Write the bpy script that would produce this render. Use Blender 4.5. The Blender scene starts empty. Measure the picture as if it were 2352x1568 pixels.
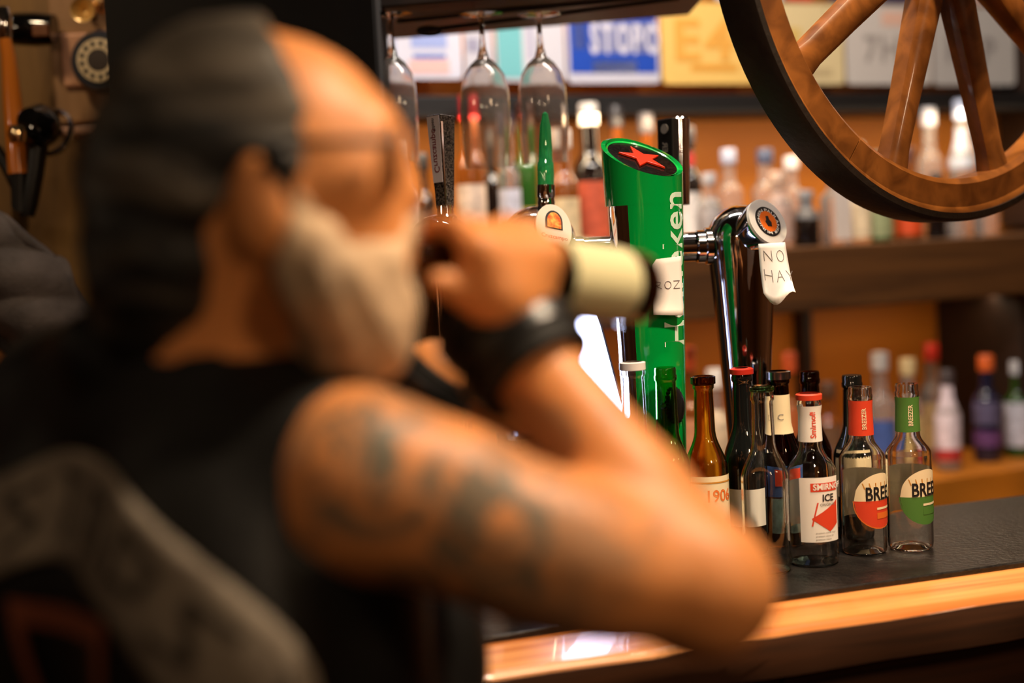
import bpy, bmesh, math, random
import numpy as np
from mathutils import Vector, Matrix
from mathutils.bvhtree import BVHTree
random.seed(7)
scene = bpy.context.scene
COL = scene.collection
V = Vector

# ------------------------------------------------------------------ camera
CAMZ = 1.557
FPX = 2352 / 36 * 50
cam_d = bpy.data.cameras.new('camera'); cam = bpy.data.objects.new('camera', cam_d); COL.objects.link(cam)
cam_d.lens = 50; cam_d.sensor_width = 36; cam_d.clip_start = .05
CR = Matrix.Rotation(math.radians(90 - 4.5), 3, 'X') @ Matrix.Rotation(math.radians(-2.8), 3, 'Z')
cam.matrix_world = Matrix.Translation((0, 0, CAMZ)) @ CR.to_4x4()
cam_d.dof.use_dof = True; cam_d.dof.focus_distance = 1.87; cam_d.dof.aperture_fstop = 1.5; cam_d.dof.aperture_blades = 0
scene.camera = cam
CC = V((0, 0, CAMZ))
def ray(px, py): return CR @ V(((px - 1176) / FPX, -(py - 784) / FPX, -1))
def at(px, py, d): return CC + ray(px, py) * d            # point at depth d on the photograph's sight line
def on_z(px, py, z):
    r = ray(px, py); return CC + r * ((z - CAMZ) / r.z)
def on_plane(px, py, o, n):
    r = ray(px, py); return CC + r * ((V(o) - CC).dot(n) / r.dot(n))

# ------------------------------------------------------------------ world, lights, exposure
w = bpy.data.worlds.new('world'); scene.world = w; w.use_nodes = True
w.node_tree.nodes['Background'].inputs[0].default_value = (1, .72, .5, 1)
w.node_tree.nodes['Background'].inputs[1].default_value = .01
vs = scene.view_settings
vs.view_transform = 'Standard'; vs.look = 'None'; vs.gamma = 1; vs.exposure = 0.0; vs.use_curve_mapping = False
def spot(name, loc, target, power, color, angle=100, size=.05, blend=.6):
    l = bpy.data.lights.new(name, 'SPOT'); l.energy = power; l.color = color; l.spot_size = math.radians(angle); l.spot_blend = blend; l.shadow_soft_size = size
    o = bpy.data.objects.new(name, l); COL.objects.link(o); o.location = loc
    o.rotation_euler = (V(target) - V(loc)).to_track_quat('-Z', 'Y').to_euler(); return o
def area(name, loc, target, power, color, sx, sy):
    l = bpy.data.lights.new(name, 'AREA'); l.shape = 'RECTANGLE'; l.size = sx; l.size_y = sy; l.energy = power; l.color = color
    o = bpy.data.objects.new(name, l); COL.objects.link(o); o.location = loc
    o.rotation_euler = (V(target) - V(loc)).to_track_quat('-Z', 'Y').to_euler(); return o
spot('bar_spotlight', (.62, .92, 2.62), (.15, 1.35, 1.2), 135, (1, .76, .52), 66, .05)
spot('wheel_spotlight', (.72, 1.56, 2.78), (.64, 2.0, 1.75), 120, (1, .74, .45), 62, .03, .5)
spot('room_pendant_light', (1.25, -.30, 2.30), (-.05, .95, 1.33), 46, (1, .68, .40), 58, .12, .7)
def fill_point(name, loc, power, color, r=.05):
    l = bpy.data.lights.new(name, 'POINT'); l.energy = power; l.color = color; l.shadow_soft_size = r
    o = bpy.data.objects.new(name, l); COL.objects.link(o); o.location = loc
fill_point('room_fill_a', (-1.1, -1.2, 2.35), 10, (1, .74, .48)); fill_point('room_fill_b', (.5, -1.5, 2.3), 7, (1, .74, .48)); fill_point('room_fill_c', (2.3, .6, 2.2), 8, (1, .74, .48)); fill_point('room_fill_d', (-1.9, .9, 2.2), 6, (1, .74, .48))  # unseen points, added to light the walls and give chrome and glass reflections
area('plate_striplight', (.15, 2.15, 2.72), (.35, 2.95, 1.9), 62, (1, .88, .78), 1.6, .10)
WLED = (1, .74, .46)
area('upper_shelf_striplight', (.526, 3.150, 1.788), (.50, 3.21, 1.5), 8, WLED, 2.6, .03)
area('lower_shelf_striplight', (.52, 3.16, 1.340), (.50, 3.20, 1.0), 2.4, WLED, 2.6, .03)
spot('phone_wall_spotlight', (-.95, 1.75, 2.6), (-.85, 2.6, 1.6), 15, (1, .76, .48), 80, .05)

# ------------------------------------------------------------------ helpers
def lin(c):
    return tuple(((x / 255) / 12.92 if x / 255 <= .04045 else ((x / 255 + .055) / 1.055) ** 2.4) for x in c)
def mat(name, c=(128, 128, 128), rough=.5, metal=0, trans=0, ior=1.45, emit=None, es=0, coat=0, spec=.5, var=None, vs_=20, bump=0, bs=60, alpha=1):
    m = bpy.data.materials.new(name); m.use_nodes = True; nt = m.node_tree; b = nt.nodes['Principled BSDF']
    b.inputs['Base Color'].default_value = (*lin(c), 1); b.inputs['Roughness'].default_value = rough; b.inputs['Metallic'].default_value = metal
    b.inputs['Transmission Weight'].default_value = trans; b.inputs['IOR'].default_value = ior; b.inputs['Coat Weight'].default_value = coat
    b.inputs['Specular IOR Level'].default_value = spec; b.inputs['Alpha'].default_value = alpha
    if emit: b.inputs['Emission Color'].default_value = (*lin(emit), 1); b.inputs['Emission Strength'].default_value = es
    if var or bump:
        tc = nt.nodes.new('ShaderNodeTexCoord')
    if var:
        n = nt.nodes.new('ShaderNodeTexNoise'); n.inputs['Scale'].default_value = vs_; n.inputs['Detail'].default_value = 4
        nt.links.new(tc.outputs['Object'], n.inputs['Vector'])
        r = nt.nodes.new('ShaderNodeValToRGB'); r.color_ramp.elements[0].position = .38; r.color_ramp.elements[1].position = .66
        r.color_ramp.elements[0].color = (*lin(c), 1); r.color_ramp.elements[1].color = (*lin(var), 1)
        nt.links.new(n.outputs['Fac'], r.inputs['Fac']); nt.links.new(r.outputs['Color'], b.inputs['Base Color'])
    if bump:
        n2 = nt.nodes.new('ShaderNodeTexNoise'); n2.inputs['Scale'].default_value = bs; n2.inputs['Detail'].default_value = 3
        nt.links.new(tc.outputs['Object'], n2.inputs['Vector'])
        bp = nt.nodes.new('ShaderNodeBump'); bp.inputs['Strength'].default_value = bump; bp.inputs['Distance'].default_value = .004
        nt.links.new(n2.outputs['Fac'], bp.inputs['Height']); nt.links.new(bp.outputs['Normal'], b.inputs['Normal'])
    return m
def wood(name, c1, c2, rough=.4, rotz=0, stretch=(1.5, 28, 28), coat=0, bump=.15):
    m = mat(name, c1, rough, coat=coat); nt = m.node_tree; b = nt.nodes['Principled BSDF']
    tc = nt.nodes.new('ShaderNodeTexCoord'); mp0 = nt.nodes.new('ShaderNodeMapping'); mp = nt.nodes.new('ShaderNodeMapping')
    mp0.inputs['Rotation'].default_value = (0, 0, -rotz); mp.inputs['Scale'].default_value = stretch
    n = nt.nodes.new('ShaderNodeTexNoise'); n.inputs['Scale'].default_value = 1.6; n.inputs['Detail'].default_value = 6; n.inputs['Distortion'].default_value = .7
    r = nt.nodes.new('ShaderNodeValToRGB'); r.color_ramp.elements[0].position = .36; r.color_ramp.elements[1].position = .66
    r.color_ramp.elements[0].color = (*lin(c1), 1); r.color_ramp.elements[1].color = (*lin(c2), 1)
    bp = nt.nodes.new('ShaderNodeBump'); bp.inputs['Strength'].default_value = bump; bp.inputs['Distance'].default_value = .002
    L = nt.links.new
    L(tc.outputs['Object'], mp0.inputs['Vector']); L(mp0.outputs['Vector'], mp.inputs['Vector']); L(mp.outputs['Vector'], n.inputs['Vector'])
    L(n.outputs['Fac'], r.inputs['Fac']); L(r.outputs['Color'], b.inputs['Base Color']); L(n.outputs['Fac'], bp.inputs['Height']); L(bp.outputs['Normal'], b.inputs['Normal'])
    return m

OFF = {}
def tag(o, label=None, cat=None, group=None, kind=None):
    if label: o['label'] = label
    if cat: o['category'] = cat
    if group: o['group'] = group
    if kind: o['kind'] = kind
    return o
def thing(name, loc, label, cat, group=None):
    o = bpy.data.objects.new(name, None); COL.objects.link(o); o.location = loc; o.empty_display_size = .02
    OFF[o] = V(loc); return tag(o, label, cat, group)
class MB:
    def __init__(s): s.v = []; s.f = []
    def add(s, vs_, fs):
        k = len(s.v); s.v += [V(p) for p in vs_]; s.f += [tuple(i + k for i in f) for f in fs]; return s
    def box(s, c, size, R=None):
        c = V(c); h = [x / 2 for x in size]; vs_ = []
        for x in (-1, 1):
            for y in (-1, 1):
                for z in (-1, 1):
                    p = V((x * h[0], y * h[1], z * h[2])); vs_.append(c + (R @ p if R else p))
        return s.add(vs_, [(0, 1, 3, 2), (4, 6, 7, 5), (0, 4, 5, 1), (2, 3, 7, 6), (0, 2, 6, 4), (1, 5, 7, 3)])
    def prism(s, pts, d):            # planar loop pts extruded by vector d
        n = len(pts); d = V(d); vs_ = [V(p) for p in pts] + [V(p) + d for p in pts]
        return s.add(vs_, [tuple(range(n - 1, -1, -1)), tuple(range(n, 2 * n))] + [(i, (i + 1) % n, n + (i + 1) % n, n + i) for i in range(n)])
    def lathe(s, prof, seg=32, o=(0, 0, 0), R=None, closed=False, a0=0, a1=2 * math.pi):
        o = V(o); full = abs(a1 - a0 - 2 * math.pi) < 1e-6; na = seg if full else seg + 1; vs_ = []; n = len(prof)
        for i in range(na):
            a = a0 + (a1 - a0) * i / seg
            for r, z in prof:
                p = V((r * math.cos(a), r * math.sin(a), z)); vs_.append(o + (R @ p if R else p))
        fs = []
        for i in range(seg):
            j = (i + 1) % na
            for k in range(n - (0 if closed else 1)):
                k2 = (k + 1) % n; fs.append((i * n + k, j * n + k, j * n + k2, i * n + k2))
        if not full and closed: fs += [tuple(range(n)), tuple(range((na - 1) * n + n - 1, (na - 1) * n - 1, -1))]
        return s.add(vs_, fs)
    def tube(s, pts, r, seg=10):
        pts = [V(p) for p in pts]; rs = r if isinstance(r, (list, tuple)) else [r] * len(pts); vs_ = []; up = None
        for i, p in enumerate(pts):
            t = (pts[min(i + 1, len(pts) - 1)] - pts[max(i - 1, 0)]).normalized()
            if up is None: up = t.orthogonal().normalized()
            up = (up - t * up.dot(t)).normalized(); b = t.cross(up)
            for k in range(seg):
                a = 2 * math.pi * k / seg; vs_.append(p + (up * math.cos(a) + b * math.sin(a)) * rs[i])
        n = len(pts); fs = [(i * seg + k, i * seg + (k + 1) % seg, (i + 1) * seg + (k + 1) % seg, (i + 1) * seg + k) for i in range(n - 1) for k in range(seg)]
        return s.add(vs_, fs + [tuple(range(seg - 1, -1, -1)), tuple(range((n - 1) * seg, n * seg))])
    def map(s, fn): s.v = [V(fn(p)) for p in s.v]; return s
    def mesh(s, name, off=V((0, 0, 0)), smooth=True):
        m = bpy.data.meshes.new(name); m.from_pydata([tuple(p - off) for p in s.v], [], s.f); m.validate()
        bm = bmesh.new(); bm.from_mesh(m); bmesh.ops.remove_doubles(bm, verts=bm.verts, dist=1e-6); bmesh.ops.recalc_face_normals(bm, faces=bm.faces); bm.to_mesh(m); bm.free()
        if smooth: m.shade_smooth()
        return m
    def build(s, name, m, parent=None, world=True, smooth=True, bevel=0, sharp=35):
        off = OFF.get(parent, V((0, 0, 0))) if (parent and world) else V((0, 0, 0))
        me = s.mesh(name, off, smooth); o = bpy.data.objects.new(name, me); COL.objects.link(o)
        for mm in (m if isinstance(m, (list, tuple)) else [m]): me.materials.append(mm)
        if smooth and sharp: me.set_sharp_from_angle(angle=math.radians(sharp))
        if parent: o.parent = parent; OFF[o] = OFF.get(parent, V((0, 0, 0)))
        if bevel:
            b = o.modifiers.new('bevel', 'BEVEL'); b.width = bevel; b.segments = 2; b.limit_method = 'ANGLE'
        return o
def frame(u, n):      # matrix with columns u, u x ... : local x = u, local z = n
    u = V(u).normalized(); n = V(n).normalized(); b = n.cross(u).normalized(); u = b.cross(n).normalized()
    return Matrix((u, b, n)).transposed()
def text2d(s, size, bold=0., sx=1.):
    c = bpy.data.curves.new('text', 'FONT'); c.body = s; c.size = size; c.offset = bold * size; c.resolution_u = 3
    o = bpy.data.objects.new('text', c); m = bpy.data.meshes.new_from_object(o)
    vs_ = [(v.co.x * sx, v.co.y, 0) for v in m.vertices]; fs = [tuple(p.vertices) for p in m.polygons]
    bpy.data.objects.remove(o); bpy.data.curves.remove(c); bpy.data.meshes.remove(m)
    return vs_, fs
def text_width(vs_): return max(v[0] for v in vs_) - min(v[0] for v in vs_)
def strip2d(u0, u1, lo, hi, n=12, nv=1):
    vs_ = []; fs = []
    for i in range(n + 1):
        u = u0 + (u1 - u0) * i / n; a = lo(u); b = hi(u)
        for j in range(nv + 1): vs_.append((u, a + (b - a) * j / nv, 0))
    for i in range(n):
        for j in range(nv): k = i * (nv + 1) + j; fs.append((k, k + nv + 1, k + nv + 2, k + 1))
    return vs_, fs
def const(x): return lambda u: x

# ------------------------------------------------------------------ frames of the room
ab = math.radians(18); UB = V((math.cos(ab), math.sin(ab), 0)); VB = V((-math.sin(ab), math.cos(ab), 0)); BO = V((.27, 1.54, 0))
aw = math.radians(24); UW = V((math.cos(aw), math.sin(aw), 0)); VW = V((-math.sin(aw), math.cos(aw), 0)); WO = V((.59, 3.1, 0))
RB = Matrix.Rotation(ab, 3, 'Z'); RW = Matrix.Rotation(aw, 3, 'Z')
UP = V((0, 0, 1))
def bar(s, v, z): return BO + UB * s + VB * v + UP * z
def wl(s, v, z): return WO + UW * s + VW * v + UP * z
def wall_sz(px, py, v=0):
    p = on_plane(px, py, WO + VW * v, VW); return (p - WO).dot(UW), p.z
BARZ = 1.10

# ------------------------------------------------------------------ materials
M = {}
M['bar'] = wood('bar_wood', (190, 112, 54), (228, 158, 92), .30, ab, (1.2, 26, 26), coat=.35, bump=.06)
M['bar_dark'] = wood('bar_front_wood', (52, 30, 16), (80, 46, 24), .55, ab)
M['dark'] = wood('dark_wood', (30, 18, 11), (46, 28, 17), .55, aw)
M['beam'] = wood('shelf_wood', (66, 40, 17), (92, 57, 25), .5, aw)
M['panel'] = wood('orange_panel_wood', (176, 102, 18), (202, 122, 30), .55, aw, (1, 12, 4), bump=.05)
M['pillar'] = wood('pillar_wood', (9, 6, 4), (15, 10, 6), .9, 0, (12, 12, 1.5))
M['wheel'] = wood('wheel_wood', (96, 54, 20), (140, 84, 36), .33, 0, (14, 14, 14), coat=.25)
M['tyre'] = mat('wheel_tyre', (30, 22, 17), .5, spec=.4, bump=.25, bs=90)
M['floor'] = wood('floor_wood', (44, 30, 22), (64, 44, 32), .5, ab, (2, 12, 12))
M['ceil'] = mat('ceiling_paint', (42, 32, 26), .8, bump=.1)
M['rubber'] = mat('bar_runner_rubber', (17, 15, 14), .30, var=(30, 27, 25), vs_=30, bump=.3, bs=120)
M['chrome'] = mat('chrome', (205, 205, 208), .07, 1)
M['satin'] = mat('satin_chrome', (170, 170, 175), .22, 1)
M['black_gloss'] = mat('black_gloss', (10, 9, 9), .08, coat=.5)
M['black'] = mat('black_plastic', (14, 13, 13), .35)
M['green'] = mat('green_enamel', (0, 146, 58), .12, coat=.6)
M['lime'] = mat('green_rim', (18, 172, 66), .12, coat=.6)
M['red'] = mat('red_enamel', (236, 48, 10), .35)
M['white'] = mat('white_print', (232, 230, 224), .45)
M['paper'] = mat('paper', (240, 232, 226), .8, bump=.08, bs=40)
M['ink'] = mat('ink', (120, 112, 112), .7)
M['dusty'] = mat('dusty_glass', (236, 230, 224), .03, trans=.94, ior=1.46)
M['glass'] = mat('clear_glass', (252, 252, 250), .015, trans=1, ior=1.46)
M['green_glass'] = mat('green_glass', (110, 196, 104), .02, trans=1, ior=1.46)
M['amber_glass'] = mat('amber_glass', (236, 200, 96), .02, trans=1, ior=1.46)
M['brown_glass'] = mat('brown_glass', (96, 52, 18), .02, trans=1, ior=1.46)
M['dark_glass'] = mat('dark_glass', (16, 18, 18), .05, coat=.8)
M['lens'] = mat('spectacle_lens', (250, 250, 250), .01, trans=1, ior=1.05)
M['cream'] = mat('cream_label', (226, 208, 172), .5)
M['lwhite'] = mat('white_label', (226, 222, 216), .5)
M['lred'] = mat('red_label', (206, 62, 34), .5)
M['lorange'] = mat('orange_label', (214, 104, 34), .5)
M['lgreen'] = mat('green_label', (72, 116, 48), .5)
M['lblack'] = mat('black_print', (22, 20, 22), .5)
M['lgrey'] = mat('grey_print', (130, 122, 116), .5)
M['lblue'] = mat('blue_label', (54, 88, 150), .5)
M['gold'] = mat('gold_print', (190, 130, 46), .4)

# ------------------------------------------------------------------ setting
MB().box((0, 1.2, -.03), (7, 7, .06)).build('floor', M['floor'], smooth=False)['kind'] = 'structure'
MB().box((0, 1.2, 2.93), (7, 7, .06)).build('ceiling', M['ceil'], smooth=False)['kind'] = 'structure'
MB().box(wl(.2, .36, 1.45), (4.6, .06, 2.9), RW).build('wall_back', M['panel'], smooth=False)['kind'] = 'structure'
rw = wood('room_wall_wood', (120, 72, 34), (160, 100, 52), .5, 0, (9, 9, 1.2))
for nm, c, sz in (('wall_front', (0, -2.27, 1.45), (6.9, .06, 2.9)), ('wall_right', (3.2, 1.0, 1.45), (.06, 6.4, 2.9)), ('wall_far_left', (-3.2, 1.0, 1.45), (.06, 6.4, 2.9))):
    MB().box(c, sz).build(nm, rw, smooth=False)['kind'] = 'structure'
# bar counter
bc = thing('bar_counter', bar(0, .25, 0), 'long wooden bar counter with lit orange front edge and dark front panel', 'bar counter')
prof = []
random.seed(3)
top = MB(); n = 60; S0, S1 = -1.5, 1.6
rows = []
for i in range(n + 1):
    s = S0 + (S1 - S0) * i / n
    jog = .004 * math.sin(s * 9) + .003 * math.sin(s * 23 + 1)
    rows.append([bar(s, .003 + jog, BARZ - .008), bar(s, .006 + jog, BARZ - .002), bar(s, .014 + jog, BARZ), bar(s, .455, BARZ), bar(s, .455, BARZ - .055), bar(s, .030, BARZ - .055), bar(s, .030, BARZ - .008)])
k = len(rows[0])
top.add([p for r in rows for p in r], [(i * k + j, (i + 1) * k + j, (i + 1) * k + (j + 1) % k, i * k + (j + 1) % k) for i in range(n) for j in range(k)] + [tuple(range(k)), tuple(n * k + j for j in range(k - 1, -1, -1))])
top.build('worktop', M['bar'], bc, smooth=True, sharp=50)
eb = []  # slab's front edge, coloured dark to put in the shade below its lit top
for i in range(n + 1):
    s = S0 + (S1 - S0) * i / n; jog = .004 * math.sin(s * 9) + .003 * math.sin(s * 23 + 1)
    eb.append([bar(s, .001 + jog, BARZ - .0082), bar(s, .0295, BARZ - .0082), bar(s, .0295, BARZ - .055), bar(s, .010 - jog, BARZ - .055), bar(s, .0 + jog * .5, BARZ - .030)])
MB().add([p for r in eb for p in r], [(i * 5 + j, (i + 1) * 5 + j, (i + 1) * 5 + (j + 1) % 5, i * 5 + (j + 1) % 5) for i in range(n) for j in range(5)] + [tuple(range(5)), tuple(n * 5 + j for j in range(4, -1, -1))]).build('shaded_edge', M['bar_dark'], bc, sharp=50)
for i in range(8):
    MB().box(bar(-1.5 + .3875 * (i + .5), .085, .54), (.383, .03, 1.005), RB).build('front_board', M['bar_dark'], bc, smooth=False, bevel=.004)
MB().box(bar(.05, .24, .06), (3.08, .28, .1), RB).build('plinth', M['bar_dark'], bc, smooth=False)
# bar runner
rn = MB().box(bar(.1, .2775, BARZ + .004), (2.9, .345, .008), RB).build('bar_runner', M['rubber'], None, smooth=False, bevel=.002)
tag(rn, 'dark rubber bar runner mat under the row of empty bottles', 'bar mat')
RZ = BARZ + .0085

# back shelving
sh = thing('back_shelf', wl(.3, .15, 0), 'thick brown wooden shelf beam carrying the upper row of liquor bottles', 'shelf')
SHZ = 1.487
MB().box(wl(.3, .145, SHZ - .07), (3.0, .33, .14), RW).build('shelf_board', M['beam'], sh, smooth=False, bevel=.004)
s, z = wall_sz(1848, 820, .30); MB().box(wl(s, .305, 1.146), (.024, .05, .398), RW).build('divider', M['dark'], sh, smooth=False, bevel=.002)
s, z = wall_sz(2166, 820, .30); MB().box(wl(s + .012, .17, 1.146), (.024, .30, .398), RW).build('divider', M['dark'], sh, smooth=False, bevel=.002)
bk = thing('back_counter', wl(.3, .15, 0), 'low back counter with orange wooden edge behind the bar', 'counter')
CZ = .945
MB().box(wl(.3, .13, CZ - .045), (3.0, .40, .09), RW).build('counter_board', M['panel'], bk, smooth=False, bevel=.004)
for i in range(6):
    MB().box(wl(-1.2 + .5 * (i + .5), .16, .43), (.49, .32, .85), RW).build('cabinet_door', M['dark'], bk, smooth=False, bevel=.004)
lg = MB().box(wl(.3, .24, 1.815), (3.0, .18, .044), RW).build('plate_ledge', mat('ledge_black', (12, 8, 6), .6), None, smooth=False, bevel=.003)
tag(lg, 'narrow dark ledge the licence plates stand on above the bottles', 'ledge')
# right hand dark cupboard beyond the shelf
s, z = wall_sz(2342, 300, .215)
cb = MB().box(wl(s + .16, .14, 1.83), (.30, .33, .66), RW).build('end_cupboard', M['dark'], None, smooth=False, bevel=.004)
tag(cb, 'dark grey cupboard end standing at the right of the shelf', 'cupboard')
# pillar
pl0 = at(262, 300, 2.12); pl1 = at(880, 300, 2.12)
pil = MB().box(((pl0.x + pl1.x) / 2, 2.23, 1.45), (pl1.x - pl0.x, .2, 2.9)).build('trim_1', M['pillar'], None, smooth=False, bevel=.006)
pil['kind'] = 'structure'

# ------------------------------------------------------------------ bottles
def prof_bottle(H, rb, rn, hs, hn, lip=.0016):
    """outer profile: body radius rb to height hs, shoulder to neck at hn, neck to H"""
    p = [(0, .004), (rb * .6, .002), (rb * .88, 0), (rb * .97, .003), (rb, .009), (rb, hs * .5), (rb, hs)]
    for i in range(1, 8):
        t = i / 8; e = t * t * (3 - 2 * t); p.append((rb + (rn * 1.12 - rb) * e, hs + (hn - hs) * t))
    p += [(rn * 1.10, hn), (rn, H - .022), (rn, H - .018), (rn + lip, H - .016), (rn + lip, H - .011), (rn + lip * .4, H - .009), (rn + lip * .6, H - .003), (rn, H)]
    return p
def shell(p, th=.0024):
    inner = [(max(r - th, .0005), z + (th * 1.6 if i < 3 else 0)) for i, (r, z) in enumerate(p)]
    inner[-1] = (p[-1][0] - th, p[-1][1]); inner[0] = (0, p[0][1] + th * 2)
    return p + inner[::-1]
def wrap(vs_, r, a0, zc=0):
    # flat label coordinates onto a cylinder of radius r; a0 = facing angle measured from -Y towards +X
    return [V((r * math.sin(a0 + x / r), -r * math.cos(a0 + x / r), zc + y)) for x, y, z in vs_]
def cone_wrap(vs_, rf, a0, zc, dr=.0006):
    out = []
    for x, y, z in vs_:
        r = rf(zc + y) + dr; a = a0 + x / rf(zc); out.append(V((r * math.sin(a), -r * math.cos(a), zc + y)))
    return out
def radius_at(p, z):
    for (r0, z0), (r1, z1) in zip(p, p[1:]):
        if z0 <= z <= z1 and z1 > z0: return r0 + (r1 - r0) * (z - z0) / (z1 - z0)
    return p[-1][0]
def bottle(name, base, H, rb, rn, hs, hn, glass, label, cat='bottle', group='empty bottles lined up on the bar runner', solid=False, seg=36, cap=None, capmat=None, caph=.02):
    t = thing(name, base, label, cat, group); p = prof_bottle(H, rb, rn, hs, hn)
    m = MB().lathe(p + ([(0, H)] if solid else []) if solid else shell(p), seg)
    m.build('glass', glass, t, world=False, sharp=60)
    if capmat:
        MB().lathe([(rn + .0012, H - caph), (rn + .0026, H - caph + .001), (rn + .0026, H + .001), (rn + .0014, H + .003), (0, H + .003)], 24).build('cap', capmat, t, world=False)
    return t, p
def band(t, p, z0, z1, a0, arc, m, name='label', lo=None, hi=None, dr=.0006, n=20, nv=4):
    """label patch following the bottle's profile: half arc in metres from the middle"""
    rf = lambda z: radius_at(p, z); zc = (z0 + z1) / 2
    lo = lo or const(z0 - zc); hi = hi or const(z1 - zc)
    vs_, fs = strip2d(-arc, arc, lo, hi, n, nv)
    return MB().add(cone_wrap(vs_, rf, a0, zc, dr), fs).build(name, m, t, world=False, sharp=0)
def letters(t, p, s, size, u, z, a0, m, bold=.01, sx=1., dr=.0011, vertical=False, name='lettering', slope=0):
    vs_, fs = text2d(s, size, bold, sx)
    if vertical: vs_ = [(-y, x, 0) for x, y, _ in vs_]
    vs_ = [(x + u, y + x * slope, 0) for x, y, _ in vs_]
    rf = lambda zz: radius_at(p, zz)
    return MB().add(cone_wrap(vs_, rf, a0, z, dr), fs).build(name, m, t, world=False, smooth=False)
def face_cam(p): return math.atan2(-p.x, p.y) * 1.0      # facing angle of a bottle that looks to the camera
def bar_base(px, py): p = on_z(px, py, RZ); return V((p.x, p.y, RZ))

# --- front row on the runner
b = bar_base(1764, 1308)
t, p = bottle('empty_bottle', b, .235, .0305, .0135, .118, .165, M['glass'], 'clear empty longneck bottle with green-tinted mouth beside the elbow')
MB().lathe([(.0138, .229), (.0156, .230), (.0156, .235), (.0138, .2362)], 28).build('mouth_ring', M['green_glass'], t, world=False)

b = bar_base(1870, 1290); fa = face_cam(b)
t, p = bottle('empty_bottle', b, .220, .0325, .0138, .118, .152, M['glass'], 'clear bottle with white and red peeling ICE label and red mouth ring')
L = band(t, p, .033, .116, fa + .35, .027, M['lwhite'], 'front_label', dr=.001)
for (u0, u1, z0, z1, mm) in ((-.013, .024, .098, .109, 'lred'),):
    vs_, fs = strip2d(u0, u1, const(z0 - .1), const(z1 - .1), 8); MB().add(cone_wrap(vs_, lambda z: radius_at(p, z), fa + .35, .1, .0014), fs).build('red_band', M[mm], L, world=False)
vs_, fs = strip2d(-.012, .024, lambda u: -.004 - .016 * max(0, 1 - abs(u - .011) / .022), lambda u: -.002 + .75 * max(0, u + .012) * .8, 14)
MB().add(cone_wrap(vs_, lambda z: radius_at(p, z), fa + .35, .066, .0014), fs).build('red_shape', M['lred'], L, world=False)
letters(t, p, 'SMIRNOFF', .0105, -.010, .1005, fa + .35, M['lwhite'], .03, .95, .0018)
letters(t, p, 'ICE', .0125, .001, .0855, fa + .35, M['lblack'], .03, .9, .0016)
letters(t, p, 'ORIGINAL', .0048, -.002, .0795, fa + .35, M['lgrey'], .01, 1, .0016)
for i in range(3): letters(t, p, 'premium mixed drink'[:19 - 3 * i], .0032, -.008, .044 - .0042 * i, fa + .35, M['lgrey'], 0, 1, .0016)
vs_, fs = strip2d(-.013, -.011, const(-.016), const(.014), 2); MB().add(cone_wrap([(x + (y + .016) * .25, y, 0) for x, y, _ in vs_], lambda z: radius_at(p, z), fa + .35, .07, .0014), fs).build('red_stroke', M['lred'], L, world=False)
band(t, p, .159, .205, fa + .1, .036, M['lwhite'], 'neck_label')
letters(t, p, 'Smirnoff', .010, .006, .164, fa + .1, M['lred'], .02, 1, .0012, True)
MB().lathe([(.0142, .212), (.0165, .2125), (.0168, .219), (.0145, .2206)], 30).build('mouth_ring', M['lred'], t, world=False)
band(t, p, .045, .105, fa + 3.2, .05, M['lwhite'], 'back_label')

def breezer(px, py, colname, cmat, accent, extra):
    b = bar_base(px, py); fa = face_cam(b)
    t, p = bottle('empty_bottle', b, .220, .0300, .0145, .126, .152, M['glass'], extra)
    band(t, p, .157, .203, fa + .25, .030, cmat, 'neck_label')
    a = fa + .80; R = .036
    hi = lambda u: math.sqrt(max(R * R - u * u, 0)); zc = .073
    vs_, fs = strip2d(-R, R, const(0), hi, 24, 3); L = MB().add(cone_wrap(vs_, lambda z: .0300, a, zc), fs).build('front_label', M['cream'], t, world=False)
    vs_, fs = strip2d(-R, R, lambda u: -hi(u), const(0), 24, 3); MB().add(cone_wrap(vs_, lambda z: .0300, a, zc), fs).build('colour_half', cmat, L, world=False)
    rim = [(R * math.cos(i * math.pi / 16) * 1.04, -R * math.sin(i * math.pi / 16) * 1.04, 0) for i in range(17)] + [(R * math.cos(i * math.pi / 16) * 1.0, -R * math.sin(i * math.pi / 16) * 1.0, 0) for i in range(17)]
    MB().add(cone_wrap(rim, lambda z: .0300, a, zc, .0009), [(i, i + 1, 18 + i, 17 + i) for i in range(16)]).build('rim_line', accent, L, world=False)
    for z0, z1 in ((-.012, -.009), (-.024, -.016)):
        vs_, fs = strip2d(-.006, .020, const(z0), const(z1), 6); MB().add(cone_wrap(vs_, lambda z: .0300, a, zc, .0010), fs).build('stripe', M['cream'] if z1 > -.012 else accent, L, world=False)
    letters(t, p, 'BREEZER', .025, -.0215, zc + .001, a, M['lblack'], .022, .72, .0012)
    letters(t, p, 'BREEZER', .008, .003, .165, fa + .25, M['cream'], .02, .9, .0012, True)
    for i in range(7):
        u = -.022 + i * .0075
        vs_, fs = strip2d(u, u + .0012, const(.004), const(.012), 1)
        MB().add(cone_wrap([(x * (1 + (y - .004) * 18) , y + .012, 0) for x, y, _ in vs_], lambda z: .0300, a, zc, .001), fs).build('ray_mark', M['gold'], L, world=False)
    band(t, p, .045, .108, fa + 3.0, .04, M['cream'], 'back_label')
    return t
breezer(1986, 1266, 'red', M['lred'], M['lorange'], 'clear bottle with red neck wrap and red half-round BREEZER label')
breezer(2092, 1256, 'green', M['lgreen'], M['lgreen'], 'clear bottle with green neck wrap at the right end of the row')

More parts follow.
